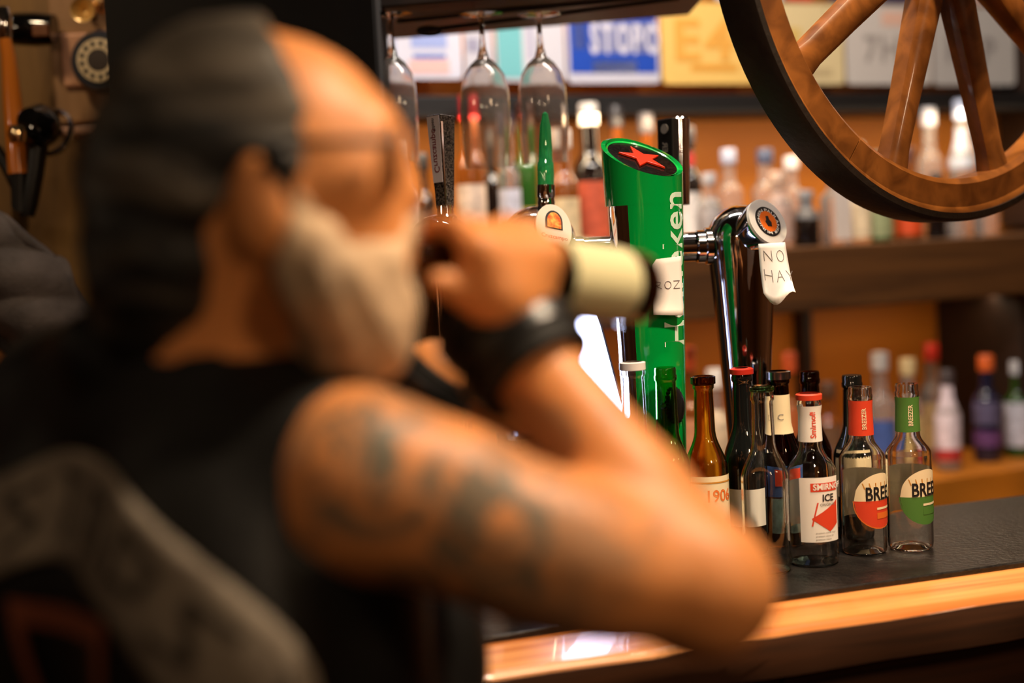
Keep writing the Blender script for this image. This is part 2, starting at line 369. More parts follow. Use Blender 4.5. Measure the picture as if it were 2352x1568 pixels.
# --- second row
def back_bottle(px, top_py, d, H, rb, rn, hs, hn, glass, label, **k):
    q = at(px, top_py, d); b = V((q.x, q.y, RZ)); H = q.z - RZ
    return bottle('empty_bottle', b, H, rb, rn, hs * H, hn * H, glass, label, **k), b
(t, p), b = back_bottle(1614, 863, 1.87, 0, .0285, .0125, .50, .70, M['amber_glass'], 'amber bottle with cream and orange numbered label beside the elbow', seg=40)
fa = face_cam(b); band(t, p, .035, .115, fa, .045, M['cream'], 'front_label')
letters(t, p, '1906', .022, -.003, .082, fa, M['lorange'], .015, .9)
band(t, p, .106, .108, fa, .045, M['gold'], 'gold_line', dr=.001)
MB().lathe([(.0135, p[-1][1] - .012), (.0165, p[-1][1] - .010), (.0165, p[-1][1] - .001), (.0135, p[-1][1])], 24).build('mouth_ring', M['brown_glass'], t, world=False)
(t, p), b = back_bottle(1703, 846, 1.90, 0, .028, .0125, .50, .72, M['dark_glass'], 'black glass bottle with a red ring at the mouth', solid=True)
H = p[-1][1]; MB().lathe([(.0125, H - .008), (.0158, H - .007), (.0158, H - .0005), (.0130, H + .001), (.009, H + .001)], 26).build('mouth_ring', mat('red_mouth', (170, 40, 28), .3), t, world=False)
band(t, p, .04, .09, face_cam(b), .03, M['lwhite'], 'front_label')
(t, p), b = back_bottle(1787, 851, 1.94, 0, .028, .0135, .50, .70, M['brown_glass'], 'brown bottle with cream neck label behind the clear longneck')
H = p[-1][1]; fa = face_cam(b); band(t, p, H - .085, H - .032, fa, .025, M['cream'], 'neck_label'); letters(t, p, 'C', .012, -.003, H - .066, fa, M['lgrey'], 0, 1)
MB().lathe([(.0132, H - .012), (.0168, H - .011), (.0168, H - .001), (.0135, H)], 26).build('mouth_ring', M['satin'], t, world=False)
band(t, p, .07, .112, fa + .25, .026, M['lblue'], 'front_label'); band(t, p, .085, .108, fa + .35, .015, M['lred'], 'red_label', dr=.001)
band(t, p, .02, .068, fa + .3, .022, mat('teal_label', (120, 150, 150), .5, var=(70, 90, 90), vs_=60), 'lower_label')
(t, p), b = back_bottle(1859, 852, 1.985, 0, .028, .0128, .50, .70, M['brown_glass'], 'unlabelled brown bottle behind the white ICE label bottle')
(t, p), b = back_bottle(1956, 861, 1.96, 0, .028, .0128, .50, .70, M['dark_glass'], 'black glass bottle standing behind the red wrapped bottle', solid=True)
band(t, p, .06, .125, face_cam(b), .03, M['cream'], 'front_label')
(t, p), b = back_bottle(1452, 832, 1.80, 0, .028, .0145, .50, .66, M['glass'], 'clear bottle with frosted white mouth rim in front of green tap')
H = p[-1][1]; MB().lathe([(.0145, H - .010), (.0168, H - .009), (.0168, H), (.0130, H + .001)], 26).build('mouth_ring', mat('frosted_rim', (200, 196, 196), .4), t, world=False)
(t, p), b = back_bottle(1527, 843, 1.84, 0, .028, .0135, .50, .68, M['green_glass'], 'green glass bottle standing in front of the green tap')

# bottle opener disc seen behind the green bottle
q = at(1553, 930, 1.875); o = thing('tap_knob', q, 'round black ridged knob behind the green bottle', 'knob')
Rk = frame((0, 0, 1), (.85, -.5, .1))
MB().lathe([(0, .006), (.012, .006), (.021, .003), (.0225, 0), (.021, -.005), (0, -.006)], 32, R=Rk).build('disc', M['black'], o, world=False)
for i in range(20):
    a = i * math.pi / 10; MB().box(Rk @ V((.0225 * math.cos(a), .0225 * math.sin(a), -.002)), (.003, .003, .007), Rk @ Matrix.Rotation(a, 3, 'Z')).build('ridge', M['black'], o, world=False, smooth=False)
MB().tube([Rk @ V((0, 0, -.004)), Rk @ V((0, 0, -.03))], .006).build('stem', M['satin'], o, world=False)
MB().tube([Rk @ V((0, 0, -.028)), Rk @ V((0, 0, -.028)) + V((0, 0, RZ - q.z))], .005).build('post', M['satin'], o, world=False)

# ------------------------------------------------------------------ beer taps
tw = thing('beer_tap_tower', bar(-.05, .38, BARZ), 'chrome beer tap tower with domed columns, badges and a crossbar pipe', 'beer taps')
def column(px_top, py_top, d, r_top, r_bot, tilt=0):
    q = at(px_top, py_top, d); H = q.z - RZ - r_top
    base = V((q.x, q.y, RZ))
    pr = [(r_bot * 1.15, 0), (r_bot * 1.15, .008), (r_bot * 1.05, .016), (r_bot, .03), (r_bot, .10)]
    for i in range(1, 9):
        tt = i / 8; pr.append((r_bot + (r_top - r_bot) * tt ** 1.2, .10 + (H - .10) * tt))
    for i in range(1, 9):
        a = i * math.pi / 16; pr.append((r_top * math.cos(a), H + r_top * math.sin(a)))
    return base, H, pr
b1, H1, pr1 = column(1700, 470, 2.00, .049, .028)
MB().lathe(pr1, 48, b1).build('column', M['chrome'], tw)
b2, H2, pr2 = column(1232, 472, 2.00, .054, .030); MB().lathe(pr2, 48, b2).build('column', M['chrome'], tw)
b3, H3, pr3 = column(1008, 492, 1.98, .048, .028); MB().lathe(pr3, 48, b3).build('column', M['chrome'], tw)
pz = 1.520
c1 = V((b1.x, b1.y, pz)); c3 = V((b3.x, b3.y, pz)); c2 = V((b2.x, b2.y, pz)); hk = at(1490, 560, 2.0); hk.z = pz
MB().tube([c3, c2, V((hk.x, hk.y + .02, pz)), c1], .021, 24).build('crossbar', M['chrome'], tw)
for c, dn in ((c1, (hk - c1)), (c2, (hk - c2))):
    dn.z = 0; dn.normalize(); Rc = frame((0, 0, 1), dn)
    MB().lathe([(.021, 0), (.026, 0), (.026, .008), (.023, .010), (.023, .020), (.021, .022)], 32, c + dn * .043, Rc).build('collar', M['chrome'], tw)
def badge(center, nrm, rx, ry, parts, parent, name='badge', depth=.012, roll=0):
    R = frame(V((0, 0, 1)).cross(V(nrm)) * math.cos(roll) + V((0, 0, 1)) * math.sin(roll), nrm)
    def disc(r0, r1, h0, h1, m, nm, par):
        v_ = [(r0, h0), (r1, h0), (r1, h1), (r0, h1)] if r0 > 0 else [(0, h0), (r1, h0), (r1, h1 - .0008), (r1 - .0008, h1), (0, h1)]
        mb = MB().lathe(v_, 40, closed=r0 > 0); mb.map(lambda q: V(center) + R @ V((q.x * rx, q.y * ry, q.z))); return mb.build(nm, m, par)
    root = disc(0, 1, -depth, 0, M[parts[0]] if isinstance(parts[0], str) else parts[0], name, parent)
    return root, R, disc
# round badge on the right-hand column
n1 = V((.55, -.72, .42)).normalized(); bc1 = at(1759, 512, 1.945)
MB().lathe([(0, -.03), (.028, -.03), (.0345, -.004), (.0345, 0), (0, 0)], 40, bc1, frame(V((0, 0, 1)).cross(n1), n1)).build('badge_mount', M['chrome'], tw)
rt, R1, disc1 = badge(bc1 + n1 * .004, n1, .034, .034, ['lwhite'], tw, depth=.005)
disc1(.42, .66, 0, .0008, M['lblack'], 'dark_ring', rt); disc1(0, .46, 0, .0012, mat('badge_orange', (236, 112, 30), .35), 'orange_centre', rt)
vs_, fs = text2d('PAULANER MUNCHEN ', .0062, .02); wv = text_width(vs_) * 1.04
MB().add([bc1 + n1 * .0052 + R1 @ V(((.0152 + y) * math.sin(x / wv * 6.28), (.0152 + y) * math.cos(x / wv * 6.28), 0)) for x, y, _ in vs_], fs).build('lettering', M['lwhite'], rt, smooth=False)
MB().prism([bc1 + n1 * .0052 + R1 @ V((x, y, 0)) for x, y in ((-.004, -.007), (.003, -.008), (.005, -.002), (.0025, .003), (.003, .008), (-.002, .008), (-.003, .003), (-.006, 0))], n1 * .0004).build('figure_mark', M['lblack'], rt, smooth=False)
# oval badge on the middle column
n2 = V((.42, -.80, .42)).normalized(); bc2 = at(1270, 525, 1.935)
MB().lathe([(0, -.035), (.024, -.035), (.029, -.006), (.029, 0), (0, 0)], 40, bc2, frame(V((0, 0, 1)).cross(n2), n2)).map(lambda q: q).build('badge_mount', M['black_gloss'], tw)
cream2 = mat('badge_cream', (238, 218, 200), .25, coat=.4)
rt2, R2, disc2 = badge(bc2 + n2 * .003, n2, .027, .036, [cream2], tw, depth=.008, roll=-.25)
pts = [(-.013, -.008), (.013, -.008), (.013, .004)] + [(.013 * math.cos(a), .004 + .016 * math.sin(a)) for a in [i * math.pi / 10 for i in range(1, 10)]] + [(-.013, .004)]
MB().prism([bc2 + n2 * .0034 + R2 @ V((x, y + .006, 0)) for x, y in pts], n2 * .0006).build('picture', M['lblack'], rt2, smooth=False)
MB().prism([bc2 + n2 * .0041 + R2 @ V((x * .8, y * .85 + .006, 0)) for x, y in pts], n2 * .0006).build('picture_figure', mat('amber_picture', (206, 84, 24), .4, var=(240, 180, 80), vs_=160), rt2, smooth=False)
vs_, fs = text2d('Cruzcampo', .0085, .01); wv = text_width(vs_)
MB().add([bc2 + n2 * .0036 + R2 @ V((x - wv / 2, y - .017, 0)) for x, y, _ in vs_], fs).build('lettering', M['lred'], rt2, smooth=False)
# tap handles
def handle(px0, py0, px1, py1, d, parent): return at(px0, py0, d), at(px1, py1, d)
h0, h1 = handle(1023, 480, 1012, 266, 1.97, tw); ax = (h1 - h0); Lh = ax.length
Rh = frame(V((.60, .80, 0)), ax)
m = MB()
for i in range(5):
    t_ = i / 4; wd = .020 + .013 * t_; dp = .016 + .009 * t_
    for sx, sy in ((-1, -1), (1, -1), (1, 1), (-1, 1)): m.v.append(h0 + ax * t_ + Rh @ V((sx * wd / 2, sy * dp / 2, 0)))
m.f = [(i * 4 + k, i * 4 + (k + 1) % 4, i * 4 + 4 + (k + 1) % 4, i * 4 + 4 + k) for i in range(4) for k in range(4)] + [(3, 2, 1, 0), (16, 17, 18, 19)]
hd = m.build('tap_handle', mat('speckled_black', (16, 14, 15), .12, metal=.5, var=(120, 108, 98), vs_=420, bump=.4, bs=500), tw, smooth=False, bevel=.0015)
def face_quad(t0, t1, f0, f1, off, m, name, par, side=-1):   # on the label face (local -x side)
    q = []
    for t_, f in ((t0, f0), (t0, f1), (t1, f1), (t1, f0)):
        wd = .020 + .013 * t_; dp = .016 + .009 * t_; q.append(h0 + ax * t_ + Rh @ V((-wd / 2 - off, (f - .5) * dp, 0)))
    return MB().prism(q, Rh @ V((-.0008, 0, 0))).build(name, m, par, smooth=False)
face_quad(.28, .985, .06, .94, .0002, mat('lilac_white', (200, 194, 204), .35), 'name_plate', hd)
m = MB(); q = []
for t_, f in ((.03, .0), (.03, .12), (.92, .12), (.92, .0)):
    wd = .020 + .013 * t_; dp = .016 + .009 * t_; q.append(h0 + ax * t_ + Rh @ V(((f - .5) * wd, -dp / 2 - .0002, 0)))
m.prism(q, Rh @ V((0, -.001, 0))).build('chrome_strip', M['chrome'], hd, smooth=False)
for s_, sz, t0, mm in (('Cruzcampo', .013, .38, mat('wine_print', (120, 40, 52), .5)), ('Pilsen', .008, .82, M['lblack'])):
    vs_, fs = text2d(s_, sz, .01); vv = []
    for x, y, _ in vs_:
        t_ = t0 + x / Lh; dp = .016 + .009 * t_; wd = .020 + .013 * t_
        vv.append(h0 + ax * t_ + Rh @ V((-wd / 2 - .0013, -(y - sz * .3), 0)))
    MB().add(vv, fs).build('lettering', mm, hd, smooth=False)
MB().lathe([(.012, -.03), (.016, -.02), (.016, -.012), (.012, -.008), (.011, .004), (0, .004)], 24, h0, frame(V((1, 0, 0)), ax)).build('handle_collar', M['chrome'], tw)
g0, g1 = handle(1254, 432, 1252, 256, 2.0, tw); ax2 = g1 - g0
gm = MB(); Rg = frame(V((.9, .4, 0)), ax2); L2 = ax2.length
prg = [(0, 0), (.012, 0), (.0125, .02), (.012, .035), (.0105, .037), (.0100, .06), (.0085, .085), (.0055, .097), (.0045, .103), (0, .106)]
gm.lathe(prg, 20).map(lambda q: g0 + Rg @ V((q.x, q.y * .7, q.z * L2 / .106))).build('tap_handle', mat('green_acrylic', (60, 200, 120), .06, trans=.6, ior=1.49, coat=1), tw)
MB().lathe([(.016, -.045), (.016, -.030), (.0115, -.026), (.0125, -.020), (.0115, -.016), (.0115, -.014), (.0128, -.012), (.0128, .004), (.0105, .005), (0, .005)], 24, g0, frame(V((1, 0, 0)), ax2)).build('handle_collar', M['chrome'], tw)
k0 = at(1542, 470, 2.05); k1 = at(1538, 274, 2.05); axk = k1 - k0; Rk2 = frame(V((.75, .66, 0)), axk)
kh = MB().box((k0 + k1) / 2, (.022, .030, axk.length), Rk2).build('tap_handle', M['black'], tw, smooth=False, bevel=.002)
MB().lathe([(0, 0), (.011, 0), (.012, axk.length * .5), (.0135, axk.length), (.012, axk.length + .002), (0, axk.length + .003)], 20, k0 + Rk2 @ V((.012, -.010, 0)), Rk2).build('chrome_bar', M['chrome'], kh)
vs_, fs = text2d('ER', .014, .02)
MB().add([k0 + axk * (.60 + x / axk.length) + Rk2 @ V((-.0116, .004 - y, 0)) for x, y, _ in vs_], fs).build('lettering', M['lgrey'], kh, smooth=False)
MB().lathe([(0, -.0004), (.007, -.0004), (.007, .0004), (0, .0004)], 20, k0 + axk * .88 + Rk2 @ V((-.0117, 0, 0)), frame(axk, Rk2 @ V((-1, 0, 0)))).build('round_mark', M['lgrey'], kh)
MB().tube([k0 + axk * .02, V((k0.x, k0.y - .01, pz))], .009).build('handle_stem', M['chrome'], kh)

# big green font with slanted star top
fb = at(1505, 1000, 1.93); FB = V((fb.x, fb.y, RZ))
ft = thing('beer_font', FB, 'tall green beer font with slanted black top bearing a red star', 'beer font')
xr = .0525; Hc = at(1472, 366, 1.93).z - RZ
lean = at(1474, 450, 1.93).x - FB.x
sl_dir = V((.58, -.81, 0)).normalized(); slope = .55
def rad(z): return .036 + (xr - .036) * min(1, max(0, z / Hc)) ** .9
def font_shell(a0, a1, dr, m, name, par, zlo=0, drop=0, seg=48, thick=.002):
    mb = MB(); nz = 14; vs_ = []; fs = []
    for i in range(seg + 1):
        a = a0 + (a1 - a0) * i / seg; d = V((math.cos(a), math.sin(a), 0))
        for lay in (0, 1):
            for j in range(nz + 1):
                t_ = j / nz; ztop = Hc - slope * (d.dot(sl_dir)) * xr - drop; z = zlo + (ztop - zlo) * t_; r = rad(z) + dr - lay * thick
                vs_.append(FB + d * r + V((lean * z / Hc, 0, z)))
    n_ = 2 * (nz + 1)
    for i in range(seg):
        for j in range(nz):
            a_ = i * n_ + j; fs.append((a_, a_ + n_, a_ + n_ + 1, a_ + 1)); c_ = a_ + nz + 1; fs.append((c_, c_ + 1, c_ + n_ + 1, c_ + n_))
        a_ = i * n_ + nz; fs.append((a_, a_ + n_, a_ + n_ + nz + 1, a_ + nz + 1)); a_ = i * n_; fs.append((a_, a_ + nz + 1, a_ + n_ + nz + 1, a_ + n_))
    return mb.add(vs_, fs).build(name, m, par, sharp=50)
font_shell(-math.pi, math.pi, -.0015, M['chrome'], 'chrome_body', ft, drop=.0)
gs = font_shell(math.radians(-120), math.radians(40), .0012, M['green'], 'green_shield', ft, zlo=.02, drop=.001)
font_shell(-math.pi, math.pi, .0014, M['green'], 'green_rim', ft, zlo=Hc - .062 , drop=-.002, seg=64, thick=.006)
nt_ = (V((0, 0, 1)) + sl_dir * slope).normalized(); ctop = FB + V((lean, 0, Hc - .001))
def top_pt(x, y, h=0):    # x along the slope downwards, y across
    d = sl_dir * x + V((-sl_dir.y, sl_dir.x, 0)) * y; return ctop + d + V((0, 0, -slope * d.dot(sl_dir))) + nt_ * h
ring = [top_pt(.0455 * math.cos(a), .0455 * math.sin(a)) for a in [i * 2 * math.pi / 48 for i in range(48)]]
tp = MB().prism(ring, nt_ * -.004).build('top_disc', mat('top_black', (16, 13, 13), .12, metal=.3, var=(40, 34, 32), vs_=300), ft, smooth=False)
tp2 = []
for i in range(49):
    a = i * 2 * math.pi / 48
    for r_, h in ((.0455, .0006), (.0475, .0016)): tp2.append(top_pt(r_ * math.cos(a), r_ * math.sin(a), h))
MB().add(tp2, [(2 * i, 2 * i + 1, 2 * i + 3, 2 * i + 2) for i in range(48)]).build('top_edge', M['lime'], tp)
star = [((.033 if i % 2 == 0 else .0130) * math.cos(math.pi * i / 5 + .45), (.033 if i % 2 == 0 else .0130) * math.sin(math.pi * i / 5 + .45)) for i in range(10)]
MB().prism([top_pt(x * .95, y, .0003) for x, y in star], nt_ * .003).build('star', M['red'], tp, smooth=False, bevel=.0006)
vs_, fs = text2d('Heineken', .056, .014, 1.0); z_n = at(1540, 448, 1.89).z - RZ; z_h = at(1540, 800, 1.89).z - RZ; kx = (z_n - z_h) / text_width(vs_)
vv = []; a_txt = math.radians(-47)
for x, y, _ in vs_:
    z = z_h + x * kx; r = rad(z) + .0020; a = a_txt - (y - .018) / r
    vv.append(FB + V((math.cos(a) * r + lean * z / Hc, math.sin(a) * r, z)))
MB().add(vv, fs).build('lettering', mat('mint_white', (214, 240, 222), .3), gs, smooth=False)
MB().lathe([(.050, 0), (.050, .012), (.044, .02), (.038, .022)], 40, FB).build('foot', M['chrome'], ft)

# paper notes
def note(name, corners, label, n=10, curl=None):
    pts = [V(c) for c in corners]; vs_ = []; fs = []     # corners: bl, br, tr, tl
    for j in range(n + 1):
        for i in range(n + 1):
            u, v = i / n, j / n
            p_ = (pts[0] * (1 - u) + pts[1] * u) * (1 - v) + (pts[3] * (1 - u) + pts[2] * u) * v
            if curl: p_ = p_ + curl(u, v)
            vs_.append(p_)
    fs = [(j * (n + 1) + i, j * (n + 1) + i + 1, (j + 1) * (n + 1) + i + 1, (j + 1) * (n + 1) + i) for j in range(n) for i in range(n)]
    t = thing(name, sum(pts, V((0, 0, 0))) / 4, label, 'paper note')
    o = MB().add(vs_, fs).build('sheet', M['paper'], t, sharp=0)
    so = o.modifiers.new('thick', 'SOLIDIFY'); so.thickness = .0004
    def P(u, v, h=.0008):
        p_ = (pts[0] * (1 - u) + pts[1] * u) * (1 - v) + (pts[3] * (1 - u) + pts[2] * u) * v
        if curl: p_ = p_ + curl(u, v)
        return p_ + (CC - p_).normalized() * h
    return t, P
def stroke(t, P, pts, r=.00045, name='pen_stroke'):
    dense = []
    for (a, b_) in zip(pts, pts[1:]):
        for i in range(5): dense.append((a[0] + (b_[0] - a[0]) * i / 5, a[1] + (b_[1] - a[1]) * i / 5))
    dense.append(pts[-1]); MB().tube([P(*q) for q in dense], r, 5).build(name, M['ink'], t)
def glyph(t, P, ch, x, y, w_, h):
    G = {'N': [[(0, 0), (0, 1), (1, 0), (1, 1)]], 'O': [[(.5 + .5 * math.cos(a), .5 + .5 * math.sin(a)) for a in [i * math.pi / 6 for i in range(13)]]],
         'H': [[(0, 0), (0, 1)], [(1, 0), (1, 1)], [(0, .5), (1, .5)]], 'A': [[(0, 0), (.5, 1), (1, 0)], [(.2, .4), (.8, .4)]], 'Y': [[(0, 1), (.5, .5), (1, 1)], [(.5, .5), (.5, 0)]],
         'R': [[(0, 0), (0, 1), (.8, .9), (.7, .5), (0, .5), (1, 0)]], 'Z': [[(0, 1), (1, 1), (0, 0), (1, 0)]], 'T': [[(0, 1), (1, 1)], [(.5, 1), (.5, 0)]]}
    for s_ in G[ch]: stroke(t, P, [(x + a * w_, y + b_ * h) for a, b_ in s_])
dn = 1.862
t, P = note('paper_note', [at(1500, 722, dn), at(1571, 724, dn), at(1566, 588, dn), at(1498, 596, dn)], 'plain white paper note taped across the green beer font', curl=lambda u, v: V((0, .012 * (u - .15) ** 2, 0)) + V((0, -.006 * (1 - v) ** 2, 0)))
for ch, x in (('R', .08), ('O', .40), ('Z', .70)): glyph(t, P, ch, x, .46, .22, .13)
dn = 1.915
t, P = note('paper_note', [at(1748, 672, dn), at(1822, 690, dn - .03), at(1803, 556, dn), at(1742, 560, dn)], 'torn white NO HAY note hanging under the round orange badge',
            curl=lambda u, v: V((0, -.018 * (1 - v) ** 2 - .006 * math.sin(u * 3.1), 0)) + V((0, 0, -.012 * math.sin(u * 5) * (1 - v) ** 4)))
for ch, x in (('N', .16), ('O', .60)): glyph(t, P, ch, x, .66, .26, .2)
for ch, x in (('H', .12), ('A', .50), ('Y', .85)): glyph(t, P, ch, x, .30, .24, .2)

# ------------------------------------------------------------------ glowing panel and payment terminal
LED = mat('cold_led', (225, 230, 255), .4, emit=(205, 214, 255), es=20)
gp = thing('light_panel', bar(-.22, .40, BARZ), 'bright blue-white lit display panel behind the raised wristband', 'display')
q = [at(1262, 730, 1.98), at(1368, 712, 1.98), at(1434, 960, 1.98), at(1335, 965, 1.98)]
ds = V((.1, .99, 0)) * .012
MB().prism(q, ds * .3).build('lit_face', LED, gp, smooth=False)
cen = sum(q, V((0, 0, 0))) / 4
MB().prism([cen + (p_ - cen) * 1.10 + V((0, .006, 0)) for p_ in q], ds).build('housing', M['black'], gp, smooth=False)
qb = (q[2] + q[3]) / 2 + V((0, .012, 0)); MB().tube([qb + V((0, 0, .01)), V((qb.x, qb.y, RZ))], .012).build('stand', M['black'], gp)
MB().lathe([(0, 0), (.05, 0), (.05, .006), (.014, .012), (0, .012)], 28, (qb.x, qb.y, RZ)).build('foot', M['black'], gp)
pt = thing('payment_terminal', at(1170, 1010, 1.72), 'black card payment terminal with small glowing blue screen', 'payment terminal')
q = [at(1118, 862, 1.74), at(1196, 872, 1.72), at(1212, 1012, 1.66), at(1172, 1012, 1.68)]
nrm = (q[1] - q[0]).cross(q[3] - q[0]).normalized()
if nrm.y > 0: nrm = -nrm
MB().prism([q[0], q[1] + V((.03, .02, 0)), q[2] + V((.03, .02, 0)), q[3]], -nrm * .03).build('case', M['black_gloss'], pt, smooth=False, bevel=.003)
MB().prism([at(1112, 868, 1.735), at(1121, 866, 1.735), at(1186, 1010, 1.67), at(1168, 1010, 1.67)], -nrm * .02).build('silver_edge', M['satin'], pt, smooth=False)
s_ = [at(1153, 906, 1.705), at(1186, 914, 1.70), at(1190, 986, 1.685), at(1174, 984, 1.685)]
sc = MB().prism([p_ + nrm * .004 for p_ in s_], nrm * .001).build('screen', LED, pt, smooth=False)
MB().prism([p_ + nrm * .0053 for p_ in (s_[0], s_[1], s_[1] * .7 + s_[2] * .3, s_[0] * .7 + s_[3] * .3)], nrm * .0006).build('blue_header', mat('blue_screen', (30, 100, 230), .4, emit=(20, 110, 235), es=2.2), sc, smooth=False)
lo = min(p_.z for p_ in q); MB().box((at(1190, 1010, 1.70).x, at(1190, 1010, 1.70).y + .02, (RZ + lo + .03) / 2), (.05, .03, lo - RZ + .03)).build('stand', M['black'], pt, smooth=False, bevel=.004)

# ------------------------------------------------------------------ hanging glasses and rack
rk = thing('glass_rack', at(1150, 0, 2.2), 'dark overhead rack with wire rails holding upside-down glasses', 'glass rack')
DR = 2.25
e0 = at(860, 42, DR); e1 = at(1640, -22, DR)
du = (e1 - e0).normalized(); vv_ = V((-du.y, du.x, 0)).normalized()
MB().prism([e0 - vv_ * .06 + UP * .006, e1 - vv_ * .06 + UP * .006, e1 + vv_ * .30 + UP * .006, e0 + vv_ * .30 + UP * .006], UP * .03).build('rack_board', M['dark'], rk, smooth=False, bevel=.003)
for k_, (pa, pb) in enumerate((((912, 49), (1290, 12)), ((960, 72), (1310, 20)))):
    for off in (0, .05):
        a = at(*pa, DR + off); b_ = at(pb[0] + 250, pb[1] - 24, DR + off)
        MB().tube([a, b_], .0035, 8).build('rail', M['tyre'], rk)
lp = [at(960 + 26 * math.cos(x) + 26, 71 - 8 * math.sin(x), DR) for x in [i * math.pi / 8 for i in range(17)]]
MB().tube(lp, .0032, 8).build('rail_loop', M['tyre'], rk)
for i in range(3):
    pp = e0 + (e1 - e0) * (.1 + .4 * i); MB().tube([pp + vv_ * .1 + UP * .03, V((pp.x + vv_.x * .1, pp.y + vv_.y * .1, 2.9))], .006).build('hanger_rod', M['tyre'], rk)
def glass_hang(px, rim_py, d, wpx, label):
    rim = at(px, rim_py, d); foot = at(px - 3, 36, d); sc_ = FPX / d; R_ = wpx / sc_ / 2; Hh = foot.z - rim.z
    t = thing('wine_glass', rim, label, 'glass', 'glasses hanging upside down from the rack')
    bowl = Hh * .70
    out = [(R_ * .93, 0), (R_ * .98, bowl * .25), (R_, bowl * .5), (R_ * .97, bowl * .72), (R_ * .84, bowl * .86), (R_ * .55, bowl * .96), (R_ * .25, bowl * 1.02), (.006, bowl * 1.10)]
    inn = [(max(r_ - .0012, .0), z - (.002 if i > 4 else 0)) for i, (r_, z) in enumerate(out[:-1])] + [(0, bowl * 1.0)]
    MB().lathe(out[::-1] + inn, 40, closed=False).build('bowl', M['dusty'], t, world=False, sharp=60)
    MB().lathe([(0, bowl * 1.08), (.006, bowl * 1.08), (.0038, bowl * 1.2), (.0038, Hh * .95), (.008, Hh * .985), (0, Hh * .985)], 20).build('stem', M['glass'], t, world=False)
    MB().lathe([(0, Hh * .98), (.01, Hh * .982), (.034, Hh * .998), (.034, Hh), (0, Hh + .001)], 32).build('foot', M['glass'], t, world=False)
glass_hang(914, 372, 2.22, 104, 'hanging upside-down glass nearest the dark pillar')
glass_hang(1122, 386, 2.22, 114, 'hanging upside-down glass between the two other hanging glasses')
glass_hang(1253, 374, 2.22, 112, 'hanging upside-down glass above the green tap handle')

# ------------------------------------------------------------------ licence plates
PV = .22
def plate(px0, px1, py0, py1, base, label, deco=(), name='license_plate'):
    s0, z0 = wall_sz(px0, py1, PV); s1, _ = wall_sz(px1, py1, PV); z1 = wall_sz((px0 + px1) / 2, py0, PV)[1]; z0 = wall_sz((px0 + px1) / 2, py1, PV)[1]
    s0 += .002; s1 -= .002; W, H = s1 - s0, z1 - z0
    t = thing(name, wl((s0 + s1) / 2, PV, z0), label, 'licence plate', 'licence plates on the ledge' if py1 > 100 else 'licence plates in the upper row')
    pts = []; r_ = .012
    for cx, cy, a0 in ((W - r_, r_, -90), (W - r_, H - r_, 0), (r_, H - r_, 90), (r_, r_, 180)):
        for k_ in range(5): a = math.radians(a0 + k_ * 22.5); pts.append((cx + r_ * math.cos(a), cy + r_ * math.sin(a)))
    P = lambda x, y, h=0: wl(s0 + x, PV - h, z0 + y)
    MB().prism([P(x, y) for x, y in pts], VW * .002).build('plate', mat('plate_paint', base, .35, coat=.2), t, smooth=False)
    for dd in deco:
        if dd[0] == 'box':
            _, x0, x1, y0, y1, c = dd; MB().prism([P(x0 * W, y0 * H, .0006), P(x1 * W, y0 * H, .0006), P(x1 * W, y1 * H, .0006), P(x0 * W, y1 * H, .0006)], VW * -.0006).build('painted_block', mat('plate_block', c, .4), t, smooth=False)
        elif dd[0] == 'text':
            _, s_, x, y, sz, c, sx = dd; pm = mat('plate_print', c, .4); xo = 0
            for ch in s_:
                vs_, fs = text2d(ch, sz * H, .03, sx); x0_ = min(v[0] for v in vs_); MB().add([P(x * W + xo + a - x0_, y * H + b_, .0018) for a, b_, _ in vs_], fs).build('character', pm, t, smooth=False); xo += text_width(vs_) + .08 * sz * H
    for x in (.2, .8): MB().lathe([(0, .001), (.003, .001), (.0035, 0)], 12, P(x * W, H * .92, 0), frame(UW, -VW)).build('screw', M['satin'], t)
    return t
BL = (30, 70, 170)
plate(890, 1066, 22, 182, (206, 206, 220), 'white plate with pale blue block and pink lower band by pillar', [('box', .32, .80, .45, .80, (150, 165, 215)), ('box', .34, .78, .30, .36, (70, 105, 185)), ('box', .28, .82, .08, .28, (225, 180, 175)), ('box', .06, .12, .2, .8, (170, 175, 205))])
plate(1068, 1138, 24, 184, (196, 194, 204), 'narrow grey white plate behind the middle hanging glass', [('box', .1, .5, .4, .6, (150, 148, 170))])
plate(1140, 1302, 20, 187, (200, 198, 206), 'white plate with teal patch behind the hanging glasses', [('box', .02, .38, .05, .95, (110, 180, 185)), ('box', .46, .54, .3, .9, (170, 168, 190)), ('text', '1', .6, .4, .3, (150, 148, 170), 1.3)])
plate(1303, 1519, -4, 191, (196, 194, 206), 'blue and white licence plate with big pale letters', [('box', .03, .97, .12, .98, BL), ('box', .08, .20, .40, .72, (110, 125, 195)), ('box', .32, .86, .80, .97, (222, 222, 222)), ('box', .02, .16, .77, .92, (215, 160, 75)), ('box', .89, .99, .77, .98, (210, 165, 110)), ('box', .27, .74, .12, .26, (196, 198, 205)), ('box', .26, .95, .36, .72, (150, 155, 200)), ('text', 'STOPO', .25, .36, .48, (205, 202, 214), .52)])
plate(1521, 1738, 6, 193, (228, 186, 104), 'yellow licence plate with faded orange characters', [('text', 'E4', .14, .3, .7, (220, 160, 72), 1.15), ('box', .3, .8, .16, .24, (214, 150, 60)), ('box', .05, .22, .86, .96, (170, 160, 70))])
plate(1740, 1942, 8, 194, (206, 186, 140), 'tan licence plate partly behind the wheel rim', [('box', .1, .5, .3, .7, (200, 170, 100)), ('box', .2, .85, .1, .2, (180, 160, 120))])
